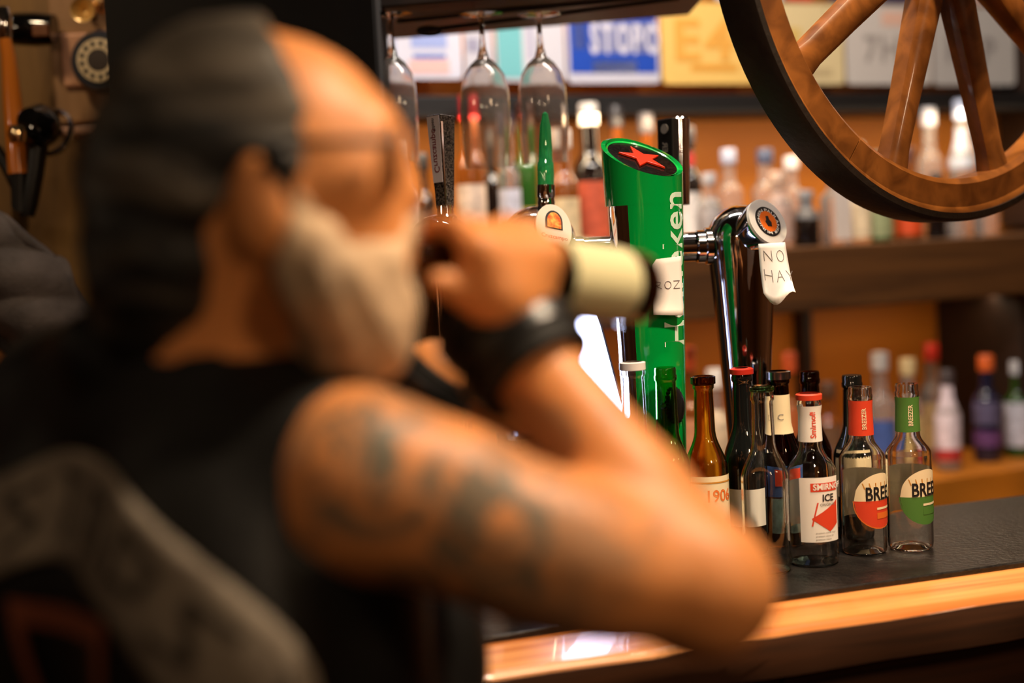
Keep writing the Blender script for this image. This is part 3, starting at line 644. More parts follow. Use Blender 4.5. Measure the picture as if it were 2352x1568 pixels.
plate(1944, 2142, 12, 194, (188, 180, 172), 'light grey licence plate with faint orange mark at top', [('box', .42, .75, .74, .92, (205, 165, 145)), ('text', '7HV', .2, .3, .45, (150, 142, 136), 1)])
plate(2144, 2334, 16, 196, (172, 166, 160), 'grey licence plate at the right end beside dark cupboard', [('text', 'K2P', .15, .3, .45, (140, 134, 130), 1)])
for x0, x1, c, lb in ((1640, 1800, (200, 196, 200), 'white plate edge in the row above the yellow plate'), (1802, 1870, (190, 60, 40), 'red plate edge in the row above the wheel rim'), (1900, 2100, (70, 66, 90), 'dark purple plate edge above the light grey plate'), (2200, 2290, (190, 160, 150), 'pinkish plate edge above the right end plate')):
    plate(x0, x1, -150, 3 if x0 < 2000 else 10, c, lb, [('box', .1, .9, .2, .5, tuple(int(v * .8) for v in c))])

# ------------------------------------------------------------------ liquor bottles at the back
def liquor(px, top_py, wpx, zbase, v, glass, label, capc=None, lab=None, square=False, neck=.30, shoulder=.58, capfrac=.14, labz=(.12, .52), lab2=None, cat='bottle', grp=None):
    s, z = wall_sz(px, top_py, v); base = wl(s, v, zbase); d = (base - CC).dot(CR @ V((0, 0, -1))); sc_ = FPX / d
    H = z - zbase; rb = wpx / sc_ / 2; rn = min(.0165, rb * .45)
    t = thing('liquor_bottle', base, label, cat, grp)
    p = prof_bottle(H, rb, rn, H * shoulder, H * (1 - neck), .002)
    mb = MB().lathe(p + [(0, H)], 4 if square else 24)
    if square: mb.map(lambda q: Matrix.Rotation(math.radians(45) + aw, 3, 'Z') @ q).map(lambda q: q * 1.0)
    solid_m = glass
    mb.build('glass', solid_m, t, world=False, sharp=50, bevel=.004 if square else 0)
    if capc: MB().lathe([(rn + .001, H * (1 - capfrac)), (rn + .004, H * (1 - capfrac) + .002), (rn + .004, H), (rn + .002, H + .003), (0, H + .003)], 20).build('cap', mat('cap_paint', capc, .35), t, world=False)
    fa = face_cam(base)
    def lb(c, z0, z1, nm):
        zc = H * (z0 + z1) / 2
        if square:
            wv = rb * .68; Rq = Matrix.Rotation(aw, 3, 'Z'); MB().box(Rq @ V((0, -rb * .7071 - .0008, zc)), (wv * 1.9, .001, H * (z1 - z0)), Rq).build(nm, mat('label_paint', c, .5), t, world=False, smooth=False)
        else: band(t, p, H * z0, H * z1, fa, rb * 1.35, mat('label_paint', c, .5, var=tuple(int(x * .82) for x in c), vs_=60), nm, dr=.0008)
    if lab: lb(lab, labz[0], labz[1], 'front_label')
    if lab2: lb(lab2[0], lab2[1], lab2[2], 'lower_band' if lab2[1] < labz[0] else 'neck_label')
    return t
G_CL = mat('back_clear_glass', (228, 224, 220), .05, trans=.85, ior=1.3)
G_AM = mat('back_amber_glass', (120, 62, 18), .08, coat=.6)
G_DK = mat('back_dark_glass', (20, 14, 12), .08, coat=.7)
G_GN = mat('back_green_glass', (30, 70, 22), .08, coat=.7)
G_BL = mat('back_blue_glass', (24, 26, 48), .08, coat=.7)
UPR = [  # px, top, width, v, glass, cap, label, lab z, extra, text
    (918, 330, 64, .06, G_CL, (190, 180, 170), (226, 205, 196), (.1, .62), None, 'clear bottle with pale pink label next to the pillar'),
    (966, 356, 56, .12, G_DK, (40, 36, 34), (70, 60, 52), (.2, .5), None, 'dark bottle behind the tall speckled tap handle'),
    (1072, 222, 66, .10, G_AM, (196, 40, 44), (232, 206, 184), (.1, .48), None, 'brown bottle with red cap and cream label behind glasses'),
    (1124, 300, 46, .16, G_DK, (60, 52, 48), None, (.1, .4), None, 'plain dark brown bottle left of the white labelled one'),
    (1162, 262, 50, .04, G_CL, (60, 50, 62), (226, 224, 236), (.1, .50), None, 'clear bottle with bluish white label behind middle glass'),
    (1200, 238, 56, .14, G_GN, (70, 40, 30), (206, 170, 90), (.1, .34), None, 'green bottle with yellow label between the hanging glasses'),
    (1290, 300, 66, .06, G_AM, (210, 200, 190), (236, 208, 160), (.1, .48), None, 'amber bottle with cream label right of the green handle'),
    (1350, 240, 80, .10, G_DK, (236, 226, 212), (206, 92, 62), (.12, .50), None, 'dark bottle with white cap and red orange label'),
    (1412, 246, 56, .14, G_AM, (60, 56, 56), (160, 96, 40), (.1, .4), None, 'amber bottle with grey black cap left of the star tap'),
    (1482, 262, 60, .12, G_AM, (90, 84, 84), None, (.1, .4), None, 'plain amber bottle with dull grey cap behind star tap'),
    (1578, 294, 56, .10, G_DK, (44, 40, 44), (228, 220, 214), (.08, .48), ((190, 50, 50), .70, .80), 'bottle with black cap and white label right of star tap'),
    (1628, 400, 54, .05, G_CL, (160, 156, 158), (160, 152, 150), (.08, .7), None, 'short clear bottle with grey label above the crossbar'),
    (1672, 345, 62, .11, G_CL, (150, 156, 178), None, (.1, .4), None, 'clear bottle with silver blue cap behind the domed tap'),
    (1756, 345, 66, .11, G_CL, (60, 68, 92), None, (.1, .4), None, 'clear bottle with dark blue cap left of the wheel rim'),
    (1786, 396, 66, .05, G_CL, (190, 160, 140), (176, 146, 132), (.1, .72), None, 'short bottle with dull pink label behind the round badge'),
    (1816, 362, 58, .15, G_CL, (200, 196, 196), None, (.1, .4), None, 'clear bottle with white cap touching the wheel rim'),
    (1850, 440, 60, .06, G_DK, (130, 130, 132), (110, 108, 108), (.5, .85), None, 'squat dark bottle with rounded grey shoulder label'),
    (1916, 380, 72, .05, G_CL, (200, 190, 180), (206, 192, 180), (.06, .72), None, 'bottle with large off-white label under the wheel rim'),
    (1966, 330, 60, .07, G_CL, (190, 176, 150), (236, 212, 172), (.05, .62), None, 'bottle with large cream label beside the off-white one'),
    (2016, 350, 62, .06, G_GN, (80, 80, 60), (150, 156, 112), (.05, .5), None, 'bottle with sage green label beneath the wheel'),
    (2082, 340, 62, .06, G_AM, (90, 50, 40), (226, 82, 34), (.06, .5), None, 'bottle with bright orange red label beneath the wheel'),
    (2132, 250, 56, .12, G_CL, (170, 170, 176), None, (.1, .4), None, 'tall clear bottle seen between two wheel spokes'),
    (2148, 400, 46, .04, G_DK, (30, 26, 26), None, (.1, .4), None, 'small black bottle right of the orange red label'),
    (2206, 232, 56, .10, G_CL, (180, 190, 214), (190, 196, 210), (.5, .8), None, 'tall pale blue bottle behind the right wheel spoke'),
    (2196, 420, 54, .04, G_CL, (200, 160, 90), None, (.1, .4), None, 'short clear bottle with gold cap under the wheel rim'),
    (2262, 400, 56, .05, G_CL, (160, 156, 160), None, (.1, .4), None, 'clear bottle at the right end of the upper shelf'),
]
for px, tp_, wd, v, g, cap, lab, lz, l2, tx in UPR:
    liquor(px, tp_, wd, SHZ + .0005, v, g, tx, cap, lab, labz=lz, lab2=l2, square=(px in (1916,)), grp='liquor bottles on the upper shelf')
LWR = [
    (1578, 800, 60, .06, G_AM, (206, 84, 40), (216, 150, 110), (.3, .55), None, 'brown bottle with orange cap low behind the green bottle'),
    (1640, 850, 66, .04, G_CL, (226, 216, 206), (214, 190, 160), (.3, .7), None, 'bottle with white rounded cap low behind amber bottle'),
    (1690, 820, 56, .10, G_AM, (190, 120, 40), (206, 190, 170), (.1, .6), None, 'amber bottle with white label low behind chrome column'),
    (1812, 812, 56, .06, G_AM, (200, 84, 40), (190, 100, 50), (.2, .6), None, 'bottle with orange red top low behind brown bottles'),
    (1900, 880, 66, .06, G_AM, (90, 60, 40), (120, 86, 60), (.2, .6), None, 'dim brown bottle low behind the black glass bottle'),
    (2020, 812, 66, .07, G_CL, (190, 184, 180), (66, 92, 160), (.18, .46), None, 'clear bottle with blue label low on the back counter'),
    (2084, 826, 62, .06, G_CL, (206, 180, 130), (200, 176, 120), (.1, .5), None, 'clear bottle with cream cap behind the green wrapped bottle'),
    (2138, 792, 58, .15, G_CL, (206, 50, 34), (190, 160, 110), (.1, .5), None, 'clear bottle with bright red cap on the back counter'),
    (2174, 852, 58, .02, G_CL, (70, 60, 60), (232, 214, 222), (.22, .9), ((186, 56, 52), .10, .22), 'bottle with long white label and red base band'),
    (2264, 818, 62, .05, G_BL, (206, 92, 36), (104, 96, 126), (.36, .62), ((112, 70, 120), .15, .3), 'dark blue bottle with orange cap on the back counter'),
    (2338, 830, 66, .05, G_GN, (180, 180, 184), (214, 212, 222), (.12, .58), None, 'green bottle with white label at the right picture edge'),
]
for px, tp_, wd, v, g, cap, lab, lz, l2, tx in LWR:
    liquor(px, tp_, wd, CZ + .0005, v, g, tx, cap, lab, labz=lz, lab2=l2, grp='liquor bottles on the back counter')

# ------------------------------------------------------------------ wooden wheel
WC = at(2158, -180, 1.98)
nw = V((.57, -.82, 0)).normalized(); RWH = frame(V((-nw.y, nw.x, 0)), nw)     # local x = horizontal in the wheel plane, z = axle
wh = thing('wagon_wheel', WC, 'old varnished wooden wagon wheel hanging above the bar', 'wheel')
Ro, Ri, wd = .407, .357, .051
for k_ in range(5):
    a0 = math.radians(72 * k_ + 20); a1 = a0 + math.radians(71.7)
    pr_ = [(Ri, -wd / 2 + .008), (Ri + .006, -wd / 2), (Ro, -wd / 2), (Ro, wd / 2), (Ro - .006, wd / 2), (Ro - .010, wd / 2 - .003), (Ri + .008, wd / 2), (Ri, wd / 2 - .008)]
    MB().lathe(pr_, 22, WC, RWH, closed=True, a0=a0, a1=a1).build('felloe', M['wheel'], wh, sharp=40)
pr_ = [(Ro, -wd / 2 - .002), (Ro + .010, -wd / 2 - .002), (Ro + .010, wd / 2 - .004), (Ro + .006, wd / 2 + .003), (Ro - .002, wd / 2 + .004), (Ro - .002, wd / 2)]
MB().lathe(pr_, 128, WC, RWH, closed=True).build('tyre', M['tyre'], wh, sharp=40)
hubp = [(0, -.09), (.045, -.09), (.06, -.06), (.068, -.03), (.068, .03), (.06, .06), (.045, .09), (0, .09)]
MB().lathe(hubp, 36, WC, RWH).build('hub', M['wheel'], wh)
for k_ in range(10):
    a = math.radians(-109 + 36 * k_); d = RWH @ V((math.cos(a), math.sin(a), 0)); tdir = RWH @ V((-math.sin(a), math.cos(a), 0))
    mb = MB(); n_ = 12
    st = [(.06, .026, .022), (.12, .025, .020), (.25, .021, .017), (.33, .020, .016), (Ri + .004, .024, .018)]
    for r_, ht, hw in st:
        for i in range(n_):
            b_ = 2 * math.pi * i / n_; ce, se = math.cos(b_), math.sin(b_); ce = math.copysign(abs(ce) ** .6, ce); se = math.copysign(abs(se) ** .6, se)
            mb.v.append(WC + d * r_ + tdir * (ce * ht) + nw * (se * hw))
    mb.f = [(i * n_ + j, i * n_ + (j + 1) % n_, (i + 1) * n_ + (j + 1) % n_, (i + 1) * n_ + j) for i in range(len(st) - 1) for j in range(n_)] + [tuple(range(n_)), tuple((len(st) - 1) * n_ + j for j in range(n_))]
    mb.build('spoke', M['wheel'], wh, sharp=40)
for sx in (-.22, .22):
    a = WC + RWH @ V((sx, math.sqrt(Ro ** 2 - sx ** 2), 0)); MB().tube([a, V((a.x, a.y, 2.9))], .006).build('hanger_rod', M['tyre'], wh)

# ------------------------------------------------------------------ left background: wall telephone and fittings
DL = 2.45
wp = at(60, 300, DL + .12); lw = MB().box((wp.x - .15, wp.y + .05, 1.45), (1.5, .06, 2.9)).build('wall_left', wood('left_wall_wood', (96, 66, 26), (124, 88, 38), .6, 0, (10, 10, 1.5)), smooth=False); lw['kind'] = 'structure'
def quad_box(px0, py0, px1, py1, d, dep, m, name, par, bevel=.004):
    a = at(px0, py1, d); b_ = at(px1, py0, d); return MB().box(((a.x + b_.x) / 2, a.y + dep / 2, (a.z + b_.z) / 2), (b_.x - a.x, dep, b_.z - a.z)).build(name, m, par, smooth=False, bevel=bevel)
tel = thing('wall_telephone', at(220, 280, DL + .05), 'vintage wall telephone with rotary dial on a pale wooden backboard', 'telephone')
quad_box(128, -60, 330, 285, DL + .03, .08, wood('pale_board', (150, 110, 70), (176, 134, 90), .5, 0, (10, 10, 2)), 'backboard', tel)
quad_box(146, 70, 330, 200, DL + .015, .02, mat('cream_panel', (206, 150, 112), .5), 'dial_panel', tel)
quad_box(132, 282, 335, 312, DL, .12, mat('cream_lip', (190, 140, 110), .5), 'shelf_lip', tel)
dc = at(236, 142, DL - .01); Rd = frame((1, 0, 0), (0, -1, 0)); sc_ = FPX / DL
r1 = 70 / sc_
dial = MB().lathe([(0, .02), (r1 * .9, .018), (r1, .008), (r1 * 1.02, -.02), (0, -.02)], 40, dc, Rd).build('dial_housing', mat('dial_blue_black', (34, 38, 50), .35), tel)
MB().lathe([(r1 * .36, .022), (r1 * .36, .027), (r1 * .70, .026), (r1 * .70, .02)], 40, dc, Rd).build('finger_wheel', mat('ivory', (224, 200, 160), .35), dial)
for k_ in range(10):
    a = math.radians(50 + 28 * k_); MB().lathe([(0, .0275), (r1 * .075, .0275), (r1 * .075, .026)], 14, dc + Rd @ V((r1 * .54 * math.cos(a), r1 * .54 * math.sin(a), 0)), Rd).build('finger_hole', M['lblack'], dial)
MB().lathe([(0, .028), (r1 * .34, .027), (r1 * .34, .02)], 30, dc, Rd).build('dial_centre', mat('dial_centre', (60, 48, 40), .4), dial)
mc = at(200, 28, DL - .02); rm = 27 / sc_
MB().lathe([(rm * .35, -.03), (rm * .3, .0), (rm * .55, .012), (rm, .024), (rm * 1.02, .028), (rm * .9, .026), (rm * .35, .012), (0, .006)], 32, mc, Rd).build('mouthpiece', mat('brass_cream', (232, 186, 110), .3, metal=.4), tel)
MB().tube([mc + V((0, .03, 0)), mc + V((0, .12, -.01))], rm * .4).build('mouthpiece_arm', M['black'], tel)
be = at(236, 6, DL - .0); MB().lathe([(0, .03), (.012, .026), (.02, .012), (.021, 0), (0, 0)], 24, be, Rd).build('bell', mat('brass', (210, 170, 120), .25, metal=1), tel)
# lever with dark horizontal grip
pu = thing('beer_pump_lever', at(24, 380, DL - .1), 'varnished orange wooden pump lever with bright metal tip', 'pump lever')
MB().tube([at(42, 400, DL - .1), at(30, 250, DL - .1), at(20, 130, DL - .1), at(12, 90, DL - .1)], [.017, .016, .012, .010], 16).build('lever', mat('varnished_lever', (186, 104, 30), .2, coat=.8), pu)
tipc = at(10, 56, DL - .1); MB().lathe([(0, .032), (.010, .028), (.014, .012), (.012, -.02), (.008, -.032), (0, -.032)], 24, tipc).build('metal_tip', M['chrome'], pu)
MB().tube([at(42, 396, DL - .1), at(46, 470, DL - .1), at(48, 520, DL + .1)], .014).build('pivot_arm', M['black'], pu)
hs = thing('wall_horn', at(70, 70, DL), 'black cylindrical wall fitting with brown window at the upper left', 'wall fitting')
a = at(16, 66, DL - .02); b_ = at(126, 68, DL - .02)
MB().tube([a, a * .8 + b_ * .2, a * .4 + b_ * .6, b_], [.022, .028, .029, .026], 24).build('body', M['black_gloss'], hs)
quad_box(74, 54, 108, 84, DL - .055, .02, mat('brown_inset', (120, 72, 40), .4), 'inset', hs, .002)
MB().tube([(a + b_) / 2, (a + b_) / 2 + V((0, .16, 0))], .012).build('wall_arm', M['black'], hs)
rc = thing('hanging_receiver', at(88, 290, DL - .1), 'glossy black round receiver with a V-shaped black strap', 'receiver')
cc_ = at(88, 288, DL - .1); MB().lathe([(0, .036), (.02, .030), (.034, .012), (.037, -.006), (.030, -.022), (.018, -.03), (0, -.03)], 36, cc_, frame((1, 0, 0), (-.3, -.9, .3))).build('ear_cup', M['black_gloss'], rc)
MB().lathe([(.038, -.004), (.042, -.010), (.040, -.020), (.034, -.022)], 36, cc_ + V((.008, .02, -.006)), frame((1, 0, 0), (-.3, -.9, .3))).build('cup_rim', M['satin'], rc)
MB().lathe([(0, .018), (.012, .014), (.016, 0), (.012, -.014), (0, -.018)], 24, at(40, 308, DL - .14)).build('brass_knob', mat('pale_brass', (240, 214, 170), .15, metal=1), rc)
MB().tube([at(86, 330, DL - .09), at(78, 400, DL - .09), at(66, 470, DL - .09), at(62, 496, DL - .09)], [.018, .016, .015, .012], 14).build('strap', M['black'], rc)
MB().tube([at(62, 496, DL - .09), at(40, 430, DL - .09), at(14, 380, DL - .09), at(-10, 340, DL - .09)], [.012, .011, .010, .010], 14).build('strap', M['black'], rc)
MB().tube([cc_, cc_ + V((0, .16, 0))], .01).build('wall_peg', M['black'], rc)
# slanted rail with grey cloth
rl = thing('slanted_handrail', at(40, 850, 2.3), 'slanted orange wooden rail with dark upper edge at the left', 'rail')
ra, rb_ = at(-220, 610, 2.30), at(330, 1090, 2.30); dr_ = (rb_ - ra).normalized(); up_ = V((dr_.z * -1, 0, dr_.x)) if dr_.x > 0 else V((dr_.z, 0, -dr_.x))
MB().prism([ra, rb_, rb_ + up_ * .035, ra + up_ * .035], V((0, .06, 0))).build('dark_edge', M['dark'], rl, smooth=False, bevel=.003)
MB().prism([ra - up_ * .16, rb_ - up_ * .16, rb_ - up_ * .002, ra - up_ * .002], V((0, .04, 0))).build('side_board', mat('lit_orange_wood', (206, 126, 34), .45, var=(176, 100, 28), vs_=14), rl, smooth=False, bevel=.003)
MB().prism([(rb_ - up_ * .1), (rb_ - up_ * .1) + V((.08, 0, 0)), V((rb_.x + .08, rb_.y, 0)), V((rb_.x, rb_.y, 0))], V((0, .05, 0))).build('post', M['dark'], rl, smooth=False)
cl = MB(); nx, ny = 40, 26; random.seed(11)
for j in range(ny + 1):
    for i in range(nx + 1):
        u, v = i / nx, j / ny
        p_ = ra + dr_ * (.02 + u * .50) + up_ * (.036 + v * (.125 + .02 * math.sin(u * 7)))
        bulge = .045 * math.sin(math.pi * min(1, v * 1.1)) + .012 * math.sin(u * 14 + v * 5) + .008 * math.sin(u * 29 - v * 11)
        cl.v.append(p_ + V((0, -bulge - .012, 0)))
cl.f = [(j * (nx + 1) + i, j * (nx + 1) + i + 1, (j + 1) * (nx + 1) + i + 1, (j + 1) * (nx + 1) + i) for j in range(ny) for i in range(nx)]
clo = cl.build('draped_jacket', mat('grey_felt', (104, 96, 96), .9, var=(74, 68, 68), vs_=16, bump=.4, bs=200), None, sharp=0)
so = clo.modifiers.new('thick', 'SOLIDIFY'); so.thickness = .02; tag(clo, 'rumpled dark grey jacket draped along the slanted rail', 'jacket')
# ------------------------------------------------------------------ the drinking man
def pv(p): return np.array(p, dtype=np.float32)
class SDF:
    def __init__(s, lo, hi, h):
        s.h = h; s.lo = pv(lo); s.n = np.ceil((pv(hi) - s.lo) / h).astype(int) + 1; s.d = np.full(s.n, .12, np.float32)
    def _blk(s, lo, hi):
        a = np.clip(np.floor((lo - s.lo) / s.h).astype(int), 0, s.n); b = np.clip(np.ceil((hi - s.lo) / s.h).astype(int) + 1, 0, s.n)
        sl = tuple(slice(a[i], b[i]) for i in range(3)); ax = [s.lo[i] + s.h * np.arange(a[i], b[i], dtype=np.float32) for i in range(3)]
        return sl, np.stack(np.meshgrid(*ax, indexing='ij'), -1)
    def _mix(s, sl, e, k):
        d = s.d[sl]
        if k <= 0: s.d[sl] = np.minimum(d, e); return
        h = np.clip(.5 + .5 * (d - e) / k, 0, 1); s.d[sl] = d + (e - d) * h - k * h * (1 - h)
    def cap(s, a, b, ra, rb, k=.02):
        a, b = pv(a), pv(b); r = max(ra, rb) + .06; sl, P = s._blk(np.minimum(a, b) - r, np.maximum(a, b) + r)
        if P.size == 0: return s
        ab_ = b - a; t = np.clip(((P - a) @ ab_) / max(float(ab_ @ ab_), 1e-9), 0, 1)
        s._mix(sl, np.linalg.norm(P - a - t[..., None] * ab_, axis=-1) - (ra + (rb - ra) * t), k); return s
    def ell(s, c, R, rad, k=.02):
        c = pv(c); R = np.array(R, dtype=np.float32); rad = pv(rad); m = float(rad.max()) + .06; sl, P = s._blk(c - m, c + m)
        if P.size == 0: return s
        q = (P - c) @ R; k0 = np.linalg.norm(q / rad, axis=-1); k1 = np.linalg.norm(q / rad ** 2, axis=-1) + 1e-6
        s._mix(sl, k0 * (k0 - 1) / k1, k); return s
    def grid(s):
        ax = [s.lo[i] + s.h * np.arange(s.n[i], dtype=np.float32) for i in range(3)]; return np.stack(np.meshgrid(*ax, indexing='ij'), -1)
    def cut(s, e): s.d = np.maximum(s.d, e); return s
    def mesh(s):
        d = s.d; neg = d < 0; n = np.array(d.shape) - 1; cnt = np.zeros(n, np.int8); C = [(i, j, k) for i in (0, 1) for j in (0, 1) for k in (0, 1)]
        sub = lambda a, c: a[c[0]:c[0] + n[0], c[1]:c[1] + n[1], c[2]:c[2] + n[2]]
        for c in C: cnt += sub(neg, c)
        act = (cnt > 0) & (cnt < 8); idx = np.argwhere(act); ids = np.full(n, -1, np.int64); ids[act] = np.arange(len(idx))
        val = {c: d[idx[:, 0] + c[0], idx[:, 1] + c[1], idx[:, 2] + c[2]] for c in C}; acc = np.zeros((len(idx), 3)); w_ = np.zeros(len(idx))
        for c in C:
            for ax in range(3):
                if c[ax]: continue
                e = list(c); e[ax] = 1; v0, v1 = val[c], val[tuple(e)]; m = (v0 < 0) != (v1 < 0); t = np.where(m, v0 / np.where(m, v0 - v1, 1), 0)
                p = np.tile(np.array(c, float), (len(idx), 1)); p[:, ax] = t; acc[m] += p[m]; w_[m] += 1
        vs_ = s.lo + s.h * (idx + acc / w_[:, None]); fs = []
        for ax in range(3):
            o1, o2 = [(1, 2), (2, 0), (0, 1)][ax]; a = np.moveaxis(neg, ax, 0); m = np.moveaxis(a[:-1] != a[1:], 0, ax); e = np.argwhere(m)
            e = e[(e[:, o1] > 0) & (e[:, o2] > 0) & (e[:, o1] < n[o1]) & (e[:, o2] < n[o2])]; q = []
            for s1, s2 in ((0, 0), (1, 0), (1, 1), (0, 1)):
                f = e.copy(); f[:, o1] -= s1; f[:, o2] -= s2; q.append(ids[f[:, 0], f[:, 1], f[:, 2]])
            fl = neg[e[:, 0], e[:, 1], e[:, 2]]; q = np.stack(q, 1); q[~fl] = q[~fl][:, ::-1]; fs.append(q)
        return vs_, np.concatenate(fs)
    def build(s, name, m, parent, smooth_it=4):
        vs_, fs = s.mesh()
        E = np.concatenate([fs[:, [i, (i + 1) % 4]] for i in range(4)])
        for _ in range(smooth_it):
            acc = np.zeros_like(vs_); c = np.zeros(len(vs_)); np.add.at(acc, E[:, 0], vs_[E[:, 1]]); np.add.at(c, E[:, 0], 1); vs_ = vs_ * .4 + .6 * acc / np.maximum(c, 1)[:, None]
        off = np.array(OFF[parent]); me = bpy.data.meshes.new(name); me.from_pydata((vs_ - off).tolist(), [], fs.tolist()); me.update(); me.shade_smooth()
        o = bpy.data.objects.new(name, me); COL.objects.link(o); o.parent = parent; OFF[o] = OFF[parent]; me.materials.append(m); return o

N = at(430, 868, 1.04); RSH = at(852, 1108, .93)
rg = (RSH - N); rg.z = 0; rg.normalize(); fw = V((-rg.y, rg.x, 0))
def TL(r, f, u): return N + rg * r + fw * f + UP * u
TR = Matrix((rg, fw, UP)).transposed()
LSH = TL(-.175, 0, -.03)
EL = at(1618, 1350, .95); WR = at(1142, 738, 1.045)
LEL = V((-.285, 1.335, 1.17)); LWR_ = at(1000, 862, 1.32)
B0 = at(932, 588, .99); B1 = at(1466, 664, 1.165)
ba = (B1 - B0).normalized(); BL_ = (B1 - B0).length
bn = (CC - (B0 + B1) / 2); bn = (bn - ba * bn.dot(ba)).normalized(); bcx = ba.cross(bn)
if bcx.z < 0: bcx = -bcx
man = thing('person', (N.x, N.y, 0), 'bearded man in black leather vest drinking from a bottle', 'person')
hf = V((1, .10, .02)).normalized(); hl = UP.cross(hf).normalized(); hu = hf.cross(hl).normalized(); HR = Matrix((hf, hl, hu)).transposed()
DH = .99
def hp(px, py, side=0): return at(px, py, DH) + hl * side      # side > 0 is the far side of the head
I3 = Matrix.Identity(3)
def torso(S, g=0., k=.05):
    S.ell(TL(0, .02, -.17), TR, (.165 + g, .108 + g, .20 + g), k); S.ell(TL(0, .045, -.40), TR, (.163 + g, .142 + g, .20 + g), .06)
    S.ell(TL(0, -.01, -.56), TR, (.165 + g, .125 + g, .12 + g), .05)
    for sh_ in (RSH, LSH): S.cap(TL(0, -.01, -.01), sh_ - rg * (.03 if sh_ is RSH else -.03), .052 + g, .052 + g, .05)
    S.ell(TL(.09, -.075, -.16), TR, (.08 + g, .04 + g, .10 + g), .04); S.ell(TL(-.09, -.075, -.16), TR, (.08 + g, .04 + g, .10 + g), .04)
def legs(S, g=0., k=.04):
    for sx in (-1, 1):
        S.cap(TL(sx * .088, -.01, -.58), TL(sx * .105, .02, -.97), .092 + g, .062 + g, k); S.cap(TL(sx * .105, .02, -.97), TL(sx * .115, -.03, -1.36), .060 + g, .040 + g, .03)
        S.ell(TL(sx * .118, -.035, -1.14), TR, (.056 + g, .060 + g, .11 + g), .03)
def feet(S, g=0.):
    for sx in (-1, 1):
        S.cap(TL(sx * .115, -.03, -1.36), TL(sx * .117, -.05, -1.412), .044 + g, .042 + g * .2, .02); S.cap(TL(sx * .117, -.04, -1.418), TL(sx * .135, .13, -1.425), .038 + g, .033 + g * .2, .03)
body = SDF((-.62, .78, 0), (.26, 1.48, 1.80), .005)
torso(body); legs(body); feet(body)
# head
body.ell(hp(562, 372), HR, (.098, .076, .092), .02).ell(hp(735, 500), HR, (.056, .060, .098), .04).ell(hp(800, 640), HR, (.040, .045, .045), .03)
body.cap(hp(850, 318, -.028), hp(850, 318, .028), .020, .020, .02).cap(hp(890, 350), hp(930, 448), .010, .014, .012).cap(hp(900, 560, -.012), hp(900, 560, .012), .014, .014, .012)
body.ell(hp(800, 420, -.042), HR, (.028, .022, .024), .02).ell(hp(800, 420, .042), HR, (.028, .022, .024), .02)
for sd in (-1, 1):
    body.ell(hp(620, 470, sd * .078), Matrix.Rotation(.15 * sd, 3, 'Z') @ HR, (.021, .011, .035), .006).ell(hp(634, 520, sd * .076), HR, (.014, .010, .016), .01)
body.cap(hp(585, 560), TL(0, .0, -.03), .062, .066, .03).cap(hp(555, 560), TL(.01, -.02, -.02), .055, .062, .03)
# right arm
body.cap(RSH - rg * .01, RSH + (EL - RSH) * .22, .060, .055, .03).cap(RSH, EL, .052, .042, .02)
body.ell(RSH + (EL - RSH) * .50 + V((0, -.008, -.006)), frame((EL - RSH), fw - (EL - RSH).normalized() * fw.dot((EL - RSH).normalized())), (.12, .053, .054), .008).ell(EL, I3, (.044, .044, .044), .012)
body.cap(EL, EL + (WR - EL) * .35, .042, .041, .018).cap(EL + (WR - EL) * .3, WR, .041, .030, .004)
# right hand round the bottle
def brad(t): return .0145 if t < .07 else (.0145 + .016 * min(1, (t - .07) / .055))
def gp_(t, phi, extra): r_ = brad(t) + extra; return B0 + ba * t + bn * (r_ * math.cos(phi)) + bcx * (r_ * math.sin(phi))
body.cap(WR, B0 + ba * .064 + bn * .034 - bcx * .020, .029, .026, .02)
for i in range(4):
    t_ = .037 + .0215 * i; ln = (1, 1.08, 1.02, .86)[i]
    kn = gp_(t_, .35, .018); ks = [kn, gp_(t_ - .003, .35 + .85 * ln, .013), gp_(t_ - .004, .45 + 1.6 * ln, .0115), gp_(t_ - .004, .45 + 2.25 * ln, .0100)]
    body.cap(WR + (B0 + ba * t_ - WR) * .15 + bn * .012, kn, .020, .0135, .02)
    for j, (a, b_) in enumerate(zip(ks, ks[1:])): body.cap(a, b_, (.0118, .0105, .0095)[j], (.0105, .0095, .0082)[j], .004)
th = [WR + (B0 + ba * .06 - WR) * .35 + bn * .022 - bcx * .012, gp_(.045, -.75, .016), gp_(.028, -.65, .0130), gp_(.012, -.55, .0115)]
for j, (a, b_) in enumerate(zip(th, th[1:])): body.cap(a, b_, (.017, .0125, .0105)[j], (.0125, .0105, .0088)[j], .008)
# left arm, elbow on the bar
body.cap(LSH, LEL, .058, .044, .04).cap(LEL, LEL + (LWR_ - LEL) * .35, .044, .046, .02).cap(LEL + (LWR_ - LEL) * .3, LWR_, .046, .030, .02)
hd_ = V((.80, .30, -.22)).normalized(); hx = V((.15, .25, .95)).normalized(); hx = (hx - hd_ * hx.dot(hd_)).normalized(); hn_ = hd_.cross(hx)
body.cap(LWR_, LWR_ + hd_ * .075, .028, .030, .02)
for i in range(4):
    o_ = hx * (-.030 + .020 * i); k_ = LWR_ + hd_ * .088 + o_; ks = [k_, k_ + hd_ * .020 - hn_ * .022, k_ + hd_ * .002 - hn_ * .040, k_ - hd_ * .018 - hn_ * .034]
    body.cap(LWR_ + hd_ * .03 + o_ * .6, k_, .016, .0125, .015)
    for j, (a, b_) in enumerate(zip(ks, ks[1:])): body.cap(a, b_, (.0108, .010, .009)[j], (.010, .009, .008)[j], .004)
ks = [LWR_ + hd_ * .03 + hx * .026, LWR_ + hd_ * .055 + hx * .044 - hn_ * .016, LWR_ + hd_ * .078 + hx * .036 - hn_ * .034]
